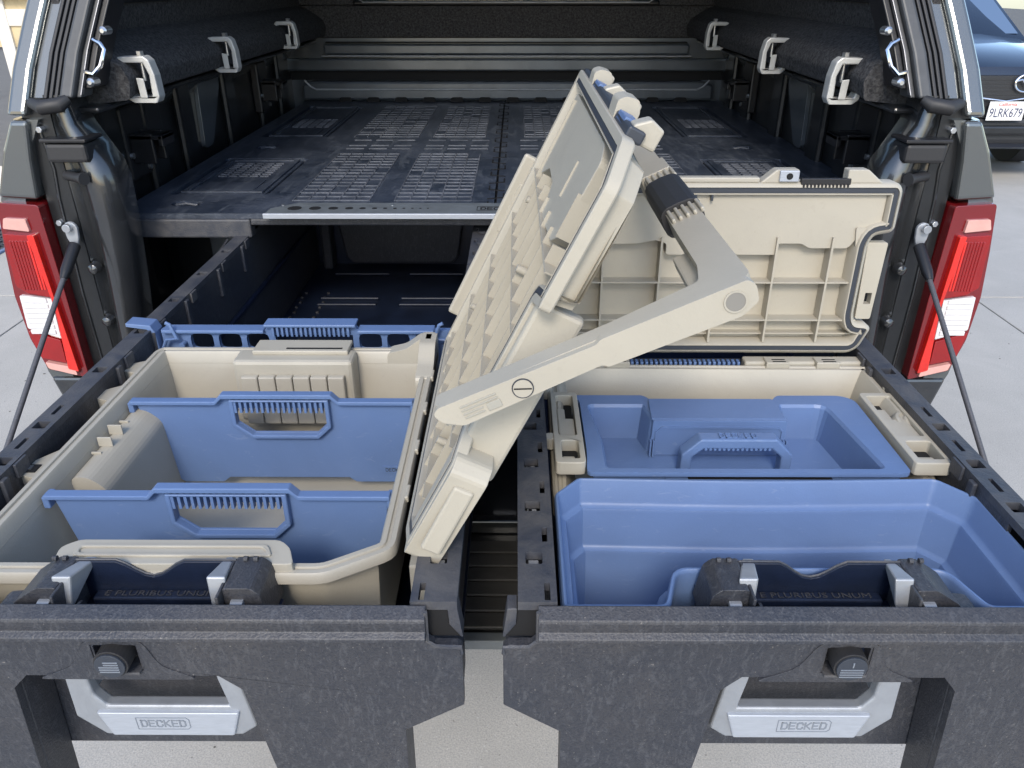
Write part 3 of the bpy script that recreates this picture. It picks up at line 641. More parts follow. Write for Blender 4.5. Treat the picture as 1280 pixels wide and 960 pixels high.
    MB().prism(XZ, [(xt + x, z) for x, z in top], Y1 - .001, Y1 + .004).build('tray_back', 'char_in', tr, bevel=.001)
    MB().tube([(xt + x, Y1 + .0015, z + .0006) for x, z in top[:-2]], .0013, 6).build('tray_rim', 'rail', tr, smooth=True)
    box('tray_step', 'char_in', tr, xt - .066, xt + .066, Y1 - .014, Y1 - .001, -.560, -.549, .002)
    text('embossed_motto', 'E PLURIBUS UNUM', Fr((xt, Y1 - .0075, -.5484), (1, 0, 0), (0, 1, 0)), .0100, 'char', tr, ex=.0003, sx=1.35)
    for q in (-1, 1):
        outer = (q == k)
        hp = [(q * .079, -.56), (q * .079, -.512), (q * .098, -.512), (q * .124, -.530), (q * .134, -.56)] if outer else [(q * .079, -.56), (q * .079, -.512), (q * .106, -.512), (q * .114, -.520), (q * .120, -.56)]
        hm = MB().prism(XZ, [(xt + x, z) for x, z in roundp(hp, .003, 2)], Y0 + .012, Y1 + .006).build('tray_hump', 'char', tr, bevel=.005, seg=3)
        if outer: MB().prism(XZ, [(xt + x, z) for x, z in [(q * .100, -.56), (q * .100, -.531), (q * .140, -.534), (q * .152, -.552), (q * .154, -.56)]], Y0, Y0 + .034).build('tray_shoulder', 'char', tr, bevel=.004)
        for dx in (.090, .100): MB().cyl(YZ, Y1 + .001, -.5105, .0028, xt + q * dx - .002, xt + q * dx + .002, 10).build('hinge_nub', 'char', tr)
        wall = MB(); wall.box(xt + q * .0775 - .0015, xt + q * .0775 + .0015, Y0, Y1 + .002, -.56, -.5125); wall.build('tray_wall', 'char', tr, bevel=.001)
        # latch: bright wedge lever
        lv = [(0, 0), (.012, .003), (.018, .026), (.016, .032), (-.004, .030), (-.006, .026)]
        xl = xt + q * .078 + (.006 if q < 0 else -.001)
        fr_ = Fr((xl - .006, Y0 + .014, -.540), (1, .0, .0), (0, .25, .97)) 
        MB().add([fr_.p(-.007, .004, .0), fr_.p(.006, -.004, 0), fr_.p(.009, .034, 0), fr_.p(-.010, .034, 0), fr_.p(.016 if q < 0 else .004, .036, -.040), fr_.p(-.004 if q > 0 else .004, .036, -.040)],
                 [(0, 1, 2, 3), (3, 2, 4, 5), (0, 3, 5), (1, 4, 2), (0, 5, 4, 1)]).build('latch_lever', 'alu', tr, bevel=.0018)
        MB().cyl(YZ, Y0 + .010, -.535, .010, xt + q * .092 - .006, xt + q * .092 + .006, 18).build('latch_roller', 'alu', tr, bevel=.0015)
        fin = MB().prism(YZ, roundp([(Y0, -.56), (Y0 + .03, -.56), (Y0 + .022, -.535), (Y0 + .012, -.535)], .004, 2), xt + q * .066, xt + q * .066 + .003).build('tray_fin', 'char', tr)
        MB().cyl(YZ, Y0 + .008, -.5535, .0025, xt + q * .058, xt + q * .058 + .004, 10).build('pin', 'alu', tr)
    return dr
drawer(-1, 'left charcoal drawer pulled out, holding the tan box with blue dividers')
drawer(1, 'right charcoal drawer pulled out, holding the tan toolbox and the deep blue bin')

# ------------------------------------------------------------------ blue drawer divider across the left drawer
dv = thing('drawer_divider', 'blue plastic bar with square windows hooked across the left drawer behind the tan box', 'drawer divider', (-.34, 1.19, -.56))
YD = 1.175; a0, a1 = -.592, -.105
wins = []
for x in (-.545, -.498, -.451): wins.append(roundp(rect(x, x + .038, -.556, -.527), .008, 2))
for x in (-.262, -.215, -.168): wins.append(roundp(rect(x, x + .038, -.556, -.527), .008, 2))
wins.append([(-.395, -.575), (-.282, -.575), (-.272, -.565), (-.272, -.529), (-.402, -.529), (-.402, -.568)])
out = [(a0, -.590), (a1, -.590), (a1, -.520), (-.262, -.520), (-.270, -.510), (-.410, -.510), (-.418, -.520), (a0, -.520)]
bar = MB().prism(XZ, out, YD, YD + .010, wins).build('divider_panel', 'blue', dv, bevel=.0015)
box('top_flange', 'blue', dv, a0 + .004, -.418, YD - .010, YD + .016, -.523, -.517, .0015); box('top_flange', 'blue', dv, -.262, a1 - .03, YD - .010, YD + .016, -.523, -.517, .0015)
box('handle_flange', 'blue', dv, -.416, -.264, YD - .012, YD + .018, -.511, -.506, .0015)
for k in range(17): box('grip_rib', 'blue', dv, -.404 + k * .0078, -.4005 + k * .0078, YD - .009, YD + .001, -.528, -.511)
for q, xx in ((-1, a0), (1, a1 + .002)):
    MB().prism(XZ, [(xx + q * .0, -.586), (xx + q * .008, -.586), (xx + q * .016, -.514), (xx + q * .050, -.509), (xx + q * .050, -.503), (xx + q * .010, -.507), (xx + q * .004, -.520)], YD - .014, YD + .016).build('end_hook', 'blue', dv, bevel=.0012)
    MB().tube([(xx - q * .004, YD - .013, -.548), (xx - q * .012, YD - .013, -.532), (xx - q * .030, YD - .013, -.530), (xx - q * .022, YD - .013, -.505), (xx - q * .016, YD - .013, -.502)], .0032, 8).build('spring_clip', 'blue', dv, smooth=True)
    MB().cyl(XZ, xx - q * .036, -.543, .0045, YD - .014, YD, 12).build('clip_pin', 'blue', dv)

# ------------------------------------------------------------------ tan box in the left drawer, its lid and handle
BR = -.53
bx = thing('tan_storage_box', 'large open tan box with propped up ribbed lid and swung out handle, left drawer', 'storage box', (-.35, .86, -.72))
base = roundp([(-.580, .592), (-.193, .592), (-.125, .632), (-.125, 1.130), (-.572, 1.130), (-.580, 1.115)], [.01, .012, .014, .008, .012, .01], 3)
prof = [(.040, -.735), (.030, -.72), (.022, -.548), (.004, -.546), (0, -.543), (0, -.533), (.002, -.530), (.007, -.530), (.008, -.5325), (.011, -.5325), (.012, -.530), (.017, -.530), (.019, -.533), (.024, -.56), (.032, -.69), (.040, -.698)]
MB().tub(base, prof, True, True).build('box_body', 'beige', bx, smooth=True)
# grained step along the inside of the left wall, between the dividers
MB().rings([[(x, y, z) for x, z in roundp([(-.556, -.69), (-.556, -.552), (-.534, -.552), (-.514, -.570), (-.505, -.69)], .010, 4)] for y in (.792, .985)], True, True).build('wall_step', 'beige', bx, bevel=.008, smooth=False)
for y, h_ in ((.845, .004), (.865, .014), (.895, .015), (.925, .004)):
    box('step_rib', 'beige', bx, -.555, -.536 - .006 * (h_ < .01), y, y + .0025, -.553, -.553 + h_, .0008)
# ribbed housing on the rear wall
box('latch_housing', 'beige', bx, -.438, -.252, 1.062, 1.108, -.63, -.523, .006)
for k in range(6): 
    box('housing_rib', 'beige', bx, -.424 + k * .0268, -.3985 + k * .0268, 1.050, 1.0625, -.628, -.545, .0022)
box('housing_top', 'beige', bx, -.412, -.262, 1.085, 1.128, -.5235, -.516, .002); box('housing_slot', 'gap', bx, -.36, -.272, 1.092, 1.0965, -.516, -.5155)
# raised tongue on the front rim
MB().prism(XY, roundp([(-.465, .596), (-.470, .622), (-.455, .634), (-.245, .634), (-.232, .622), (-.222, .596)], .006, 2), -.540, -.520).build('front_tongue', 'beige', bx, bevel=.003)
MB().prism(XY, roundp([(-.450, .606), (-.452, .624), (-.255, .624), (-.246, .606)], .005, 2), -.5205, -.5175, [roundp([(-.445, .610), (-.447, .620), (-.259, .620), (-.252, .610)], .004, 2)]).build('tongue_bead', 'beige', bx, bevel=.001)
for y, yl in ((1.045, .05), (.958, .055), (.765, .075)):                 # catches outside the left rim
    MB().prism(XY, roundp([(-.578, y), (-.612, y + .012), (-.612, y + .03), (-.578, y + yl)], .004, 2), -.570, -.536).build('side_catch', 'beige', bx, bevel=.002)
box('catch_well', 'gap', bx, -.607, -.588, .779, .795, -.537, -.5345); box('catch_stud', 'steel', bx, -.600, -.595, .783, .791, -.5355, -.533)
box('corner_post', 'beige_d', bx, -.112, -.092, .628, .650, -.64, -.55, .002)
for k in range(4): box('hinge_knuckle', 'beige', bx, -.127, -.1225, .72 + k * .10, .745 + k * .10, -.536, -.5275, .0015)
MB().prism(YZ, roundp([(1.02, -.531), (1.06, -.524), (1.09, -.505), (1.135, -.505), (1.135, -.56), (1.02, -.56)], .008, 3), -.150, -.125).build('rear_shoulder', 'beige', bx, bevel=.003)
MB().prism(XZ, roundp([(-.205, -.531), (-.175, -.524), (-.150, -.505), (-.1255, -.505), (-.1255, -.56), (-.205, -.56)], .008, 3), 1.108, 1.134).build('rear_shoulder', 'beige', bx, bevel=.003)
# lid frame of reference: w away from the hinge, y along the truck, n to the outside of the lid
AN = R(63.6); LW = (math.cos(AN), 0, math.sin(AN)); LN = (math.sin(AN), 0, -math.cos(AN))
LF = Fr((-.118, 0, -.522), LW, (0, 1, 0), LN)
lo = [(.004, .650), (.020, .606), (.135, .600), (.160, .640), (.298, .640), (.308, .600), (.425, .600), (.458, .632), (.462, 1.110), (.012, 1.115)]
lo = roundp(lo, [.004, .008, .006, .010, .004, .004, .008, .006, .006, .006], 3)
lid = MB().rings([[LF.p(x, y, n) for x, y in inset(lo, d)] for d, n in
      ((.019, .028), (.018, .002), (.0165, 0), (.0155, 0), (.0152, .003), (.009, .003), (.0088, 0), (.001, 0), (0, .001), (0, .0105), (.0012, .012), (.013, .0125), (.018, .031), (.020, .032))], True, True).build('lid', 'beige', bx, smooth=True)
MB().annulus(LF, inset(lo, .0095), inset(lo, .0148), .0005, .0032).build('lid_gasket', 'gasket', lid)
b = MB()
ylo, yhi = .662, 1.092
ky = [.690 + k * .058 for k in range(7)]
for y in ky: b.fbox(LF, .022, .34 if y < 1.03 else .43, y, y + .0018, .002, .0275)
for k in range(8):
    ya = ylo if k == 0 else ky[k - 1]; yb = yhi if k == 7 else ky[k]
    for j in range(7):
        x = .040 + j * .070
        if x < .33: b.fbox(LF, x, x + .0018, ya, yb, .002, .0275)
b.build('lid_rib', 'beige', lid)
for y, x0_, x1_ in ((.80, .36, .40),): MB().fbox(LF, x0_, x1_, y, y + .0016, .0035, .006).build('plateau_bead', 'beige', lid)
MB().prism(LF, [(.345, .70), (.39, .70), (.39, .703), (.345, .703)], .002, .0275).build('plateau_bead', 'beige', lid)
MB().prism(LF, roundp([(.330, .735), (.345, .705), (.425, .695), (.436, .72), (.436, 1.07), (.350, 1.07), (.330, 1.03), (.350, .98), (.350, .90), (.320, .86)], .006, 2), .0055, .0275).build('lid_plateau', 'beige', lid, bevel=.003)
for x, y in ((.30, .99), (.27, .80), (.13, 1.0), (.07, .735)):
    MB().tube([LF.p(x, y, .0275), LF.p(x, y, -.001)], .0045, 12).build('lid_boss', 'beige', lid, smooth=True)
# raised outer panel of the lid and the moulded foot at the hinge end
MB().prism(LF, roundp([(.145, .668), (.385, .650), (.408, .70), (.408, 1.06), (.10, 1.06), (.06, .72), (.135, .69)], .008, 3), .026, .041).build('lid_top_panel', 'beige', lid, bevel=.006, seg=3)
MB().prism(LF, roundp([(.012, .603), (.130, .592), (.142, .604), (.142, .640), (.012, .640)], .004, 2), .001, .038).build('lid_foot', 'beige', lid, bevel=.004, seg=3)
MB().fbox(LF, .035, .118, .5895, .5965, .010, .031).build('foot_panel', 'beige', lid, bevel=.003)
MB().fbox(LF, .112, .305, .628, .645, .004, .050).build('hinge_bracket', 'beige', lid, bevel=.004)
# front edge of the lid: gasket channel, catches, hooks
MB().fbox(LF, .455, .4665, .650, 1.100, .004, .020).build('lid_edge', 'gasket', lid, bevel=.002)
for y in (.735, .965):
    hk = MB().prism(Fr(LF.p(0, y, 0), LW, LN, (0, 1, 0)), roundp([(.455, .004), (.474, .000), (.480, .006), (.482, .018), (.472, .024), (.455, .024)], .003, 3), 0, .040).build('lid_hook', 'beige', lid, bevel=.002)
    MB().prism(Fr(LF.p(0, y + .046, 0), LW, LN, (0, 1, 0)), [(.455, .012), (.470, .010), (.480, .020), (.476, .032), (.455, .032)], 0, .012).build('lid_catch', 'beige', lid, bevel=.002)
    MB().fbox(LF, .460, .4685, y - .052, y - .008, .004, .018).build('catch_plate', 'blue', lid, bevel=.001)
    MB().prism(Fr(LF.p(0, y - .078, 0), LW, LN, (0, 1, 0)), [(.455, .010), (.468, .008), (.478, .020), (.474, .034), (.455, .034)], 0, .022).build('lid_catch', 'beige', lid, bevel=.002)
MB().fbox(LF, .060, .330, 1.112, 1.122, -.016, .012).build('far_flange', 'beige', lid, bevel=.004)
MB().prism(LF, roundp([(.21, 1.110), (.25, 1.140), (.29, 1.145), (.29, 1.110)], .003, 2), -.004, .02, [inset([(.222, 1.112), (.252, 1.135), (.284, 1.138), (.284, 1.112)], .002)]).build('far_catch', 'beige', lid, bevel=.001)
MB().stroke(LF, [(.24, 1.112), (.265, 1.135)], .003, 0, .012).build('catch_web', 'beige', lid)
# carrying handle: a U in its own plane, arm direction a, y along the truck
AA = R(25.2); HA = (math.cos(AA), 0, math.sin(AA)); HN = (math.sin(AA), 0, -math.cos(AA))
HF = Fr((-.070, 0, -.3285), HA, (0, 1, 0), HN)
plan = [(0, .578), (.155, .578), (.160, .574), (.273, .574), (.284, .585), (.284, 1.135), (.273, 1.146), (.256, 1.150), (.252, 1.125), (.252, .640), (.246, .607), (.165, .600), (.0, .600)]
hp = roundp(plan, [.006, .003, .003, .006, .006, .01, .006, .006, .006, .006, .006, .01, .006], 3)
hd = MB().prism(HF, hp, 0, .023).build('carry_handle', 'beige', bx, bevel=.0045, seg=3)
arm = MB().prism(Fr((-.070, .5765, -.3285), HA, HN, (0, 1, 0)), roundp([(-.002, .004), (.002, .014), (.018, .024), (.148, .020), (.152, .024), (.266, .027), (.282, .020), (.284, .006), (.279, -.001), (.155, -.002), (.150, .001), (.004, -.001)], .003, 3), -.006, .004).build('handle_arm_face', 'beige', hd, bevel=.002)
AF = Fr((-.070, .5704, -.3285), HA, HN, (0, -1, 0))
MB().prism(AF, [(.079 + .0094 * math.cos(R(t)), .0118 + .0094 * math.sin(R(t))) for t in range(0, 360, 12)], -.001, .0006, [[(.079 + .0085 * math.cos(R(t)), .0118 + .0085 * math.sin(R(t))) for t in range(0, 360, 12)]]).build('pivot_ring', 'gasket', hd)
pv = MB().prism(AF, [(.079 + .0083 * math.cos(R(t)), .0118 + .0083 * math.sin(R(t))) for t in range(0, 360, 12)], -.001, .0011).build('pivot_cap', 'beige', hd)
MB().stroke(AF, [(.0725, .0090), (.0855, .0146)], .0011, .001, .0016).build('pivot_slot', 'gap', hd)
for k in range(4): MB().fbox(AF, .022, .056 if k < 2 else .041, .0055 + k * .0037, .0070 + k * .0037, -.001, .0011).build('vent_groove', 'beige_d', hd, bevel=.0004)  # vents in darker tan: shade of the recesses put into the colour
MB().fbox(AF, .044, .057, .0120, .0195, -.001, .001).build('vent_window', 'beige_d', hd, bevel=.0006)
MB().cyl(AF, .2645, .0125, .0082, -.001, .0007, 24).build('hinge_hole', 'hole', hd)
MB().prism(AF, [(.2645 + .0094 * math.cos(R(t)), .0125 + .0094 * math.sin(R(t))) for t in range(0, 360, 12)], -.001, .0012, [[(.2645 + .0080 * math.cos(R(t)), .0125 + .0080 * math.sin(R(t))) for t in range(0, 360, 12)]]).build('hole_rim', 'beige', hd)
MB().fbox(HF, .238, .254, .625, .715, .014, .028).build('handle_web', 'beige', hd, bevel=.002)
# grip: black rubber sleeve with flutes either side
gr = []
for t in range(16):
    an = 2 * math.pi * t / 16; gr.append((.268 + .0225 * math.copysign(abs(math.cos(an)) ** .6, math.cos(an)), .0115 + .0185 * math.copysign(abs(math.sin(an)) ** .6, math.sin(an))))
GF = Fr((-.070, 0, -.3285), HA, HN, (0, 1, 0))
MB().prism(GF, gr, .800, .915).build('grip_sleeve', 'rubber', hd, bevel=.004, seg=3)
for y0 in (.764, .916):
    for k in range(5): MB().fbox(HF, .2535 + k * .0076, .2575 + k * .0076, y0, y0 + .035, -.0045, .0015).build('grip_flute', 'beige', hd, bevel=.0018)
MB().prism(HF, roundp([(.248, .955), (.287, .955), (.287, 1.01), (.248, 1.01)], .004, 2), -.0035, .033).build('grip_collar', 'beige', hd, bevel=.004)

# blue dividers standing in the tan box
def boxdivider(y, label):
    t = thing('box_divider', label, 'divider', (-.34, y, -.70), 'dividers in the tan box')
    x0, x1 = -.546, -.150; zt = -.535
    hx0, hx1 = -.422, -.258
    hole = [(hx0 + .020, zt - .014), (hx0 + .020, zt - .036), (hx0 + .042, zt - .054), (hx1 - .030, zt - .054), (hx1 - .014, zt - .038), (hx1 - .014, zt - .014)]
    o = [(x0, zt), (hx0 - .006, zt), (hx0 + .004, zt + .010), (hx1 - .004, zt + .010), (hx1 + .006, zt), (x1, zt), (x1 - .010, zt - .142), (x1 - .09, zt - .142), (x1 - .10, zt - .134), (x0 + .115, zt - .134), (x0 + .105, zt - .142), (x0 + .045, zt - .142), (x0 + .025, zt - .128)]
    MB().prism(XZ, o, y, y + .004, [hole]).build('divider_panel', 'blue', t, bevel=.0008)
    yy = y
    MB().prism(XZ, [(x0 - .004, zt - .004), (hx0 - .006, zt - .004), (hx0 + .004, zt + .006), (hx1 - .004, zt + .006), (hx1 + .006, zt - .004), (x1 + .004, zt - .004), (x1 + .004, zt + .002), (hx1 + .006, zt + .002), (hx1 - .004, zt + .013), (hx0 + .004, zt + .013), (hx0 - .006, zt + .002), (x0 - .004, zt + .002)], y - .0105, y + .003).build('top_flange', 'blue', t, bevel=.0012)
    rim_o = [(hx0 + .014, zt + .004), (hx0 + .014, zt - .039), (hx0 + .040, zt - .060), (hx1 - .028, zt - .060), (hx1 - .008, zt - .041), (hx1 - .008, zt + .004)]
    MB().prism(XZ, rim_o, y - .010, y + .0005, [[(a_, b_ + (.0145 if b_ > zt - .02 else 0)) for a_, b_ in hole]]).build('handle_rim', 'blue', t, bevel=.0015)
    for k in range(17):
        x = hx0 + .020 + k * .0077
        if x < hx1 - .016: box('grip_rib', 'blue', t, x, x + .0034, y - .0085, y - .0045 + .004, zt - .017, zt + .004)
    for q, xx in ((-1, x0), (1, x1)):
        box('end_hook', 'blue', t, *sorted((xx, xx + q * .008)), y - .008, y + .011, zt - .018, zt - .002, .0015)
    return t
boxdivider(.962, 'rear blue divider with cut out handle in the tan box, nearer the ribbed housing')
d1 = boxdivider(.737, 'front blue divider with cut out handle in the tan box, nearer the drawer front')
dd = [o for o in S.objects if o.name == 'box_divider'][0]
box('emboss_frame', 'blue', dd, -.199, -.160, .9605, .962, -.660, -.648)
wordmark(Fr((0, .9605, 0), (1, 0, 0), (0, 0, 1), (0, -1, 0)), -.180, -.654, .0055, 'gasket', dd, name='embossed_word', frame=False, wd=.0006)

# ------------------------------------------------------------------ tan toolbox in the right drawer
tb = thing('tan_toolbox', 'tan toolbox in the right drawer, its ribbed lid standing upright', 'toolbox', (.29, .90, -.70))
body = roundp([(.048, .776), (.535, .776), (.535, .905), (.545, .915), (.545, 1.065), (.052, 1.070), (.048, 1.0)], [.01, .01, .004, .01, .012, .012, .004], 3)
tbm = MB(); tbm.tub(body, [(.014, -.70), (.010, -.565), (0, -.560), (0, -.532), (.003, -.529), (.006, -.529), (.008, -.5315), (.011, -.5315), (.013, -.529), (.017, -.529), (.020, -.533), (.034, -.575), (.036, -.69)], True, True)
for v in tbm.v:
    if v.y < .83 and v.z > -.60: v.z -= .040
tbm.build('toolbox_body', 'beige', tb, smooth=True)
for q, xo, xi in ((-1, .050, .088), (1, .540, .492)):                     # side latch frames
    a, c = sorted((xo, xi))
    P = roundp([(a, .79), (c, .79), (c, .83), (c, .972), (a, .972)], .006, 2)
    MB().prism(XY, P, -.545, -.5265, [roundp([(a + .007, .855), (c - .007, .855), (c - .007, .962), (a + .007, .962)], .004, 2), roundp([(a + .009, .80), (c - .007, .80), (c - .007, .842), (a + .009, .842)], .004, 2)]).build('side_frame', 'beige', tb, bevel=.0025)
    box('frame_well', 'gap', tb, a + .010, c - .008, .795, .975, -.5445, -.543)
    box('well_step', 'beige', tb, a + .008, c - .008, .856, .905, -.543, -.531, .002); box('well_step', 'beige', tb, a + .008, (a + c) / 2, .905, .935, -.543, -.533, .002); box('well_step', 'beige', tb, a + .010, c - .012, .80, .818, -.543, -.535, .002)
    for y in (.855, .99): MB().cyl(XY, xo - q * -.004, y, .008, -.545, -.528, 14).build('frame_ear', 'beige', tb, bevel=.002)
# hinge strip
for x0_, x1_ in ((.072, .165), (.355, .535)):
    box('hinge_base', 'beige', tb, x0_, x1_, 1.066, 1.088, -.545, -.524, .003)
for x in (.098, .140, .385, .462): 
    hg = box('hinge_leaf', 'beige', tb, x, x + .036, 1.056, 1.078, -.532, -.5205, .0015)
    for k in range(2): box('hinge_slot', 'gap', hg, x + .010, x + .030, 1.0585 + k * .007, 1.061 + k * .007, -.5205, -.5200)
for k in range(24): box('corrugation', 'blue', tb, .172 + k * .0075, .1765 + k * .0075, 1.070, 1.082, -.560, -.527, .001)
box('corrugation_back', 'gasket', tb, .168, .352, 1.082, 1.086, -.56, -.528)
# upright lid
TF = Fr((0, 1.098, 0), (1, 0, 0), (0, .03, 1), (0, 1, -.03))
P = [(.060, -.519), (.520, -.519), (.536, -.510), (.553, -.478), (.551, -.468), (.534, -.468), (.531, -.462), (.531, -.352), (.531, -.336), (.536, -.330), (.553, -.328), (.558, -.322), (.558, -.264), (.548, -.250), (.060, -.250)]
P = roundp(P, [.008, .012, .008, .006, .003, .004, .004, 0, .010, .006, .004, .006, .012, .012, .01], 3)
core = roundp([(.060, -.519), (.520, -.519), (.534, -.510), (.547, -.478), (.540, -.470), (.520, -.468), (.516, -.455), (.516, -.345), (.522, -.332), (.545, -.328), (.550, -.322), (.550, -.266), (.542, -.256), (.060, -.256)], [.008, .012, .008, .006, .01, .01, .01, .012, .012, .01, .006, .006, .012, .01], 3)
LP = [(.0, .030), (0, .006), (.003, .002), (.006, 0), (.0068, .004), (.0140, .004), (.0145, 0), (.0160, 0), (.0175, .002), (.020, .026)]
tl_ = MB().rings([[TF.p(x, z, n) for x, z in inset(core, d)] for d, n in LP], True, True).build('toolbox_lid', 'beige', tb, smooth=True)
MB().annulus(TF, inset(core, .0072), inset(core, .0138), .0008, .0042).build('lid_gasket', 'gasket', tl_)
b = MB()
for x in (.128, .213, .297, .382, .463): b.fbox(TF, x, x + .003, -.500, -.335, .003, .026)
for z, x1_ in ((-.405, .500), (-.465, .520), (-.490, .525)): b.fbox(TF, .078, x1_, z, z + .0022, .0035 if z != -.490 else .012, .026)
b.build('lid_rib', 'beige', tl_)
MB().prism(TF, roundp([(.078, -.272), (.530, -.272), (.530, -.318), (.505, -.325), (.494, -.345), (.488, -.352), (.432, -.352), (.420, -.345), (.385, -.345), (.385, -.362), (.222, -.362), (.222, -.345), (.205, -.340), (.180, -.345), (.078, -.348)], .004, 2), .008, .0265).build('lid_plateau', 'beige', tl_, bevel=.003)
MB().prism(TF, roundp([(.494, -.320), (.512, -.322), (.514, -.345), (.498, -.350)], .003, 2), .004, .010).build('lid_corner_rib', 'beige', tl_)
MB().prism(TF, roundp([(.518, -.344), (.548, -.344), (.545, -.464), (.522, -.464)], .003, 2), .010, .024, [rect(.530, .540, -.440, -.422)]).build('side_tab', 'beige', tl_, bevel=.002)
for x0_, x1_, zz in ((.345, .400, 0), (.468, .520, 1)):
    MB().prism(TF, [(x0_, -.257), (x0_ + .022, -.238), (x1_ - .001, -.238), (x1_, -.257)] if not zz else [(x0_, -.257), (x0_, -.238), (x0_ + .028, -.238), (x1_, -.257)], .004, .024).build('top_lug', 'beige', tl_, bevel=.002)
lg = MB().fbox(TF, .371, .398, -.254, -.239, .0, .006).build('lug_plate', 'alu_b', tl_, bevel=.001); MB().cyl(TF, .3845, -.2465, .0045, -.001, .001, 14).build('lug_hole', 'gap', tl_)
sp = MB().fbox(TF, .403, .473, -.259, -.250, .002, .010).build('comb_strip', 'black', tl_, bevel=.001)
for k in range(13): MB().fbox(TF, .405 + k * .0052, .4078 + k * .0052, -.262, -.2585, .0, .006).build('comb_tooth', 'black', tl_)
MB().fbox(TF, .065, .345, -.2565, -.249, .004, .020).build('top_ridge', 'beige', tl_, bevel=.002)
for x in (.255, .278): MB().fbox(TF, x, x + .003, -.281, -.272, .000, .006).build('lid_nib', 'gasket', tl_)

# ------------------------------------------------------------------ blue lift-out tray with its handle
ty = thing('blue_tray', 'shallow blue lift out tray with a carry handle inside the tan toolbox', 'tray', (.28, .87, -.64))
to = roundp([(.088, .781), (.092, .825), (.092, .966), (.072, .978), (.185, .978), (.196, .962), (.366, .962), (.378, .978), (.470, .978), (.486, .965), (.486, .81), (.486, .781)], [.01, .02, .012, .016, .006, .004, .004, .006, .02, .02, .01, .01], 3)
ti = roundp([(.112, .790), (.112, .860), (.100, .952), (.182, .952), (.190, .915), (.366, .915), (.374, .952), (.440, .952), (.459, .790)], [.01, .004, .012, .003, .003, .003, .003, .016, .01], 3)
MB().prism(XY, to, -.552, -.546, [ti]).build('tray_rim', 'blue', ty, bevel=.0018)
MB().rings([[(x, y, z) for x, y in inset(ti, d)] for d, z in ((0, -.546), (.003, -.550), (.008, -.598))], False, True).build('tray_well', 'blue', ty)
MB().tub(to, [(.008, -.552), (.012, -.60), (.02, -.605)], False, True).build('tray_skirt', 'blue', ty)
MB().prism(XY, roundp([(.186, .905), (.370, .905), (.366, .962), (.190, .962)], .003, 2), -.5455, -.5425).build('handle_shelf', 'blue', ty, bevel=.001)
MB().prism(XZ, [(.186, -.598), (.372, -.598), (.370, -.543), (.188, -.543)], .9005, .906).build('shelf_front', 'blue', ty, bevel=.001)
MB().prism(XZ, [(.192, -.597), (.192, -.560), (.200, -.552), (.360, -.552), (.366, -.558), (.366, -.597)], .8985, .9005, [[(.195, -.5965), (.195, -.5605), (.201, -.5545), (.359, -.5545), (.364, -.559), (.364, -.5965)]]).build('shelf_line', 'blue', ty)
for x in (.186, .190, .368, .372): box('shelf_post', 'blue', ty, x - .0012, x + .0012, .893, .9008, -.597, -.572, .0005)
for x in (.197, .204, .365, .372): box('floor_tab', 'blue', ty, x, x + .0025, .835, .850, -.598, -.593, .0006)
for y in (.825, .88): box('wall_guide', 'blue', ty, .4505 - .0 + (.0045 if y < .8 else 0), .4535 + (.0045 if y < .8 else 0), y, y + .003, -.597, -.562, .0006)
# handle: square-section arch
ar = [(.216, -.598), (.217, -.560), (.240, -.537), (.338, -.537), (.361, -.560), (.362, -.598), (.348, -.598), (.347, -.564), (.333, -.551), (.245, -.551), (.231, -.564), (.230, -.598)]
ah = MB().prism(XZ, ar, .842, .862).build('tray_handle', 'blue', ty, bevel=.0022)
for k in range(15): MB().cyl(XZ, .2475 + k * .0059, -.5515, .0019, .8415, .8625, 8).build('finger_bead', 'blue', ah)
wordmark(Fr((0, 0, -.537), (1, 0, 0), (0, 1, 0)), .289, .852, .0095, 'blue', ah, name='embossed_word', th=.0012, frame=False, wd=.0014)
ty.location.z += .011
fb = MB().prism(XY, [(.186, .782), (.400, .782), (.408, .800), (.186, .800)], -.556, -.5475).build('front_bridge', 'blue', ty, bevel=.0015)
box('bridge_slot', 'gap', ty, .214, .392, .785, .790, -.5475, -.547)

# ------------------------------------------------------------------ deep blue bin
bn = thing('blue_bin', 'deep slate blue open bin with stepped walls at the front of the right drawer', 'bin', (.29, .66, -.76))
bo = roundp([(.046, .553), (.046, .738), (.076, .7715), (.290, .766), (.508, .7715), (.541, .732), (.541, .553), (.455, .553), (.438, .606), (.166, .606), (.150, .553)], [.006, .006, .006, .06, .008, .008, .006, .01, .012, .012, .01], 4)
pr_ = [(.030, -.765), (.020, -.75), (.010, -.64), (.002, -.58), (0, -.540), (.0006, -.5365), (.002, -.535), (.004, -.535), (.0054, -.537), (.0075, -.566), (.010, -.5695), (.0145, -.5715), (.016, -.575), (.0185, -.622), (.021, -.6255), (.0255, -.6275), (.027, -.632), (.0325, -.728), (.036, -.733), (.05, -.735)]
MB().tub(bo, pr_, True, True).build('bin_body', 'blue', bn, smooth=True)


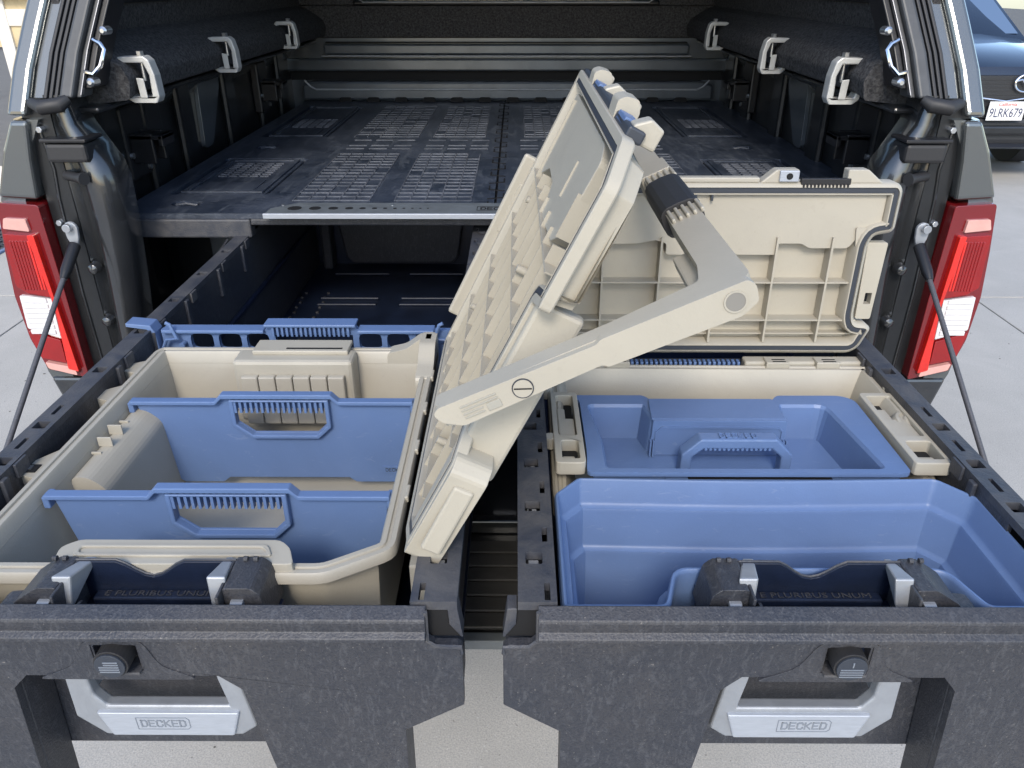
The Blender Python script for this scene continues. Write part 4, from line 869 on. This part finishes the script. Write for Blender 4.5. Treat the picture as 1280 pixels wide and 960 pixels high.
# ------------------------------------------------------------------ background: parked car on the right
CY = 7.0; CX = 4.16
car = thing('parked_car', 'dark blue car parked nose first behind the truck on the right', 'car', (CX, CY + 1.9, -H))
def cz(h): return h - H
secs = []   # body rings along y: half width, bottom, top
def ring(y, hw, zb, zt, crown=.04):
    pts = [(-hw * .96, zb), (-hw, zb + .12), (-hw, zt - .22), (-hw * .93, zt - .06), (-hw * .75, zt), (-hw * .35, zt + crown), (0, zt + crown * 1.1)]
    full = pts + [(-x, z) for x, z in reversed(pts[:-1])]
    return [(CX + x, y, cz(z)) for x, z in full]
MB().rings([ring(CY + .04, .62, .30, .84, .01), ring(CY + .08, .76, .28, .92), ring(CY + .25, .88, .27, .99), ring(CY + .7, .93, .27, 1.06), ring(CY + 1.25, .94, .27, 1.12), ring(CY + 4.0, .94, .3, 1.12), ring(CY + 4.5, .85, .4, 1.0)], True, True).build('car_body', 'navy', car, smooth=True)
cabr = []
for y, hw, z in ((CY + 1.15, .78, 1.10), (CY + 1.95, .66, 1.58), (CY + 2.5, .64, 1.68), (CY + 3.7, .64, 1.62), (CY + 4.3, .70, 1.15)):
    cabr.append([(CX - .82, y, cz(1.09)), (CX - hw, y, cz(z)), (CX - hw * .5, y, cz(z + .03)), (CX + hw * .5, y, cz(z + .03)), (CX + hw, y, cz(z)), (CX + .82, y, cz(1.09))])
MB().rings(cabr, True, True).build('cabin', 'navy', car, smooth=True)
MB().add([(CX - .72, CY + 1.22, cz(1.155)), (CX + .72, CY + 1.22, cz(1.155)), (CX + .60, CY + 1.93, cz(1.60)), (CX - .60, CY + 1.93, cz(1.60))], [(0, 1, 2, 3)]).build('windscreen', 'glass_car', car)
MB().tube([(CX - .70, CY + 1.16, cz(1.165)), (CX - .05, CY + 1.12, cz(1.20))], .010).build('wiper', 'black', car)
gl = MB().prism(XZ, roundp([(CX - .60, cz(.90)), (CX + .60, cz(.90)), (CX + .52, cz(.66)), (CX + .30, cz(.56)), (CX - .30, cz(.56)), (CX - .52, cz(.66))], .02, 3), CY - .01, CY + .1).build('grille', 'car_blk', car, bevel=.01)
for k in range(9): MB().box(CX - .52 + .012 * k, CX + .52 - .012 * k, CY - .014, CY - .008, cz(.865 - k * .03), cz(.872 - k * .03)).build('grille_bar', 'rubber', gl)
MB().tube([(CX - .62, CY - .01, cz(.92)), (CX - .56, CY - .03, cz(.68)), (CX - .26, CY - .035, cz(.735)), (CX + .03, CY - .04, cz(.700)), (CX + .26, CY - .035, cz(.735)), (CX + .56, CY - .03, cz(.68)), (CX + .62, CY - .01, cz(.92))][1:6], .008).build('chrome_bow', 'chrome', gl, smooth=True)
em = MB().rings([[(CX + .165 + (.085 + r * math.cos(p)) * math.cos(t) * 1.1, CY - .035 + r * math.sin(p), cz(.845) + (.085 + r * math.cos(p)) * math.sin(t) * .82) for p in [k * math.pi / 4 for k in range(8)] for r in (.009,)] for t in [k * math.pi / 16 for k in range(33)]], False, False).build('emblem_ring', 'chrome', gl, smooth=True)
em2 = MB().tube([(CX + .165 - .088, CY - .038, cz(.862)), (CX + .165 - .045, CY - .038, cz(.872)), (CX + .165, CY - .038, cz(.822)), (CX + .165 + .045, CY - .038, cz(.872)), (CX + .165 + .088, CY - .038, cz(.862))], .009).build('emblem_wings', 'chrome', gl, smooth=True)
box('bumper', 'car_blk', car, CX - .80, CX + .80, CY - .02, CY + .2, cz(.34), cz(.56), .04)
MB().box(CX - .70, CX + .70, CY - .06, CY + .1, cz(.42), cz(.50)).build('bumper_lip', 'bed', car, bevel=.02)
PX = 4.205
pl = box('licence_plate', 'plate', car, PX - .155, PX + .155, CY - .06, CY - .052, cz(.545), cz(.700), .003)
PF = Fr((PX, CY - .061, cz(.605)), (1, 0, 0), (0, 0, 1)); text('plate_number', '9LRK679', PF, .105, 'ink', pl, .001, sx=.72)
text('plate_state', 'California', Fr((PX, CY - .061, cz(.677)), (1, 0, 0), (0, 0, 1)), .04, 'ink_r', pl, .001)
for s in (-1, 1):
    MB().prism(XZ, roundp([(CX + s * .60, cz(.93)), (CX + s * .90, cz(.97)), (CX + s * .88, cz(.86)), (CX + s * .62, cz(.84))], .02, 3), CY + .06, CY + .4).build('headlight', 'chrome', car, bevel=.01)
    MB().tube([(CX + s * .94, CY + 1.30, cz(1.16)), (CX + s * 1.06, CY + 1.28, cz(1.20))], [.03, .09], 14).build('wing_mirror', 'navy', car, smooth=True)
    for y in (CY + .95, CY + 3.6):
        wb = MB().cyl(YZ, y, cz(.35), .35, CX + s * .72, CX + s * .93, 32).build('wheel', 'rubber', car, bevel=.03); MB().cyl(YZ, y, cz(.35), .22, CX + s * .90, CX + s * .936, 20).build('rim', 'alu', wb)

# ------------------------------------------------------------------ background: house front on the left
hs = thing('house_front', 'sandstone house front with a pale framed glass door on the far left', 'house', (-5.6, 5.6, -H))
fs = MB().box(-9, -3.2, 6.6, 6.8, cz(1.15), cz(3.2)).build('wall', 'stucco', hs)
for j in range(5):
    x = -9.0
    while x < -3.3:
        wd = random.uniform(.35, .62); x1_ = min(x + wd, -3.2)
        MB().box(x + .006, x1_ - .006, 6.585 - random.uniform(0, .012), 6.602, cz(1.62 + j * .2), cz(1.81 + j * .2)).build('stone', 'stucco', fs, bevel=.006); x += wd
box('sill', 'frame_w', hs, -9, -3.15, 6.52, 6.66, cz(1.50), cz(1.60), .01)
box('wall_base', 'frame_w', hs, -9, -3.2, 6.6, 6.8, cz(0), cz(.22))
for x in (-8.2, -7.0, -5.8, -4.75, -4.0, -3.3): box('door_frame', 'frame_w', hs, x - .05, x + .05, 6.58, 6.66, cz(.22), cz(1.50), .005)
box('door_rail', 'frame_w', hs, -9, -3.2, 6.585, 6.655, cz(1.30), cz(1.42), .005)
for x in (-8.15, -6.95, -5.75, -4.70, -3.95): 
    MB().box(x, x + {(-8.15): 1.1, (-6.95): 1.1, (-5.75): .95, (-4.70): .65, (-3.95): .6}[x], 6.615, 6.625, cz(.22), cz(1.31)).build('glass_pane', 'glass_car', hs)
mt = thing('door_mat', 'dark blue grey open mesh mat lying on the concrete at the far left edge', 'mat', (-3.9, 5.1, -H))
b = MB()
for k in range(16):
    b.stroke(Fr((-4.3, 4.75, gz + .004), (1, 0, 0), (0, 1, 0)), [(k * .055, 0), (k * .055, .72)], .012, 0, .012); 
for k in range(14): b.stroke(Fr((-4.3, 4.75, gz + .004), (1, 0, 0), (0, 1, 0)), [(0, k * .055), (.83, k * .055)], .012, 0, .010)
b.build('mesh', 'gasket', mt, kind='stuff')
MB().prism(XY, rect(-4.33, -3.44, 4.72, 5.50), gz + .001, gz + .016, [rect(-4.30, -3.47, 4.75, 5.47)]).build('mat_border', 'blue', mt, bevel=.003)
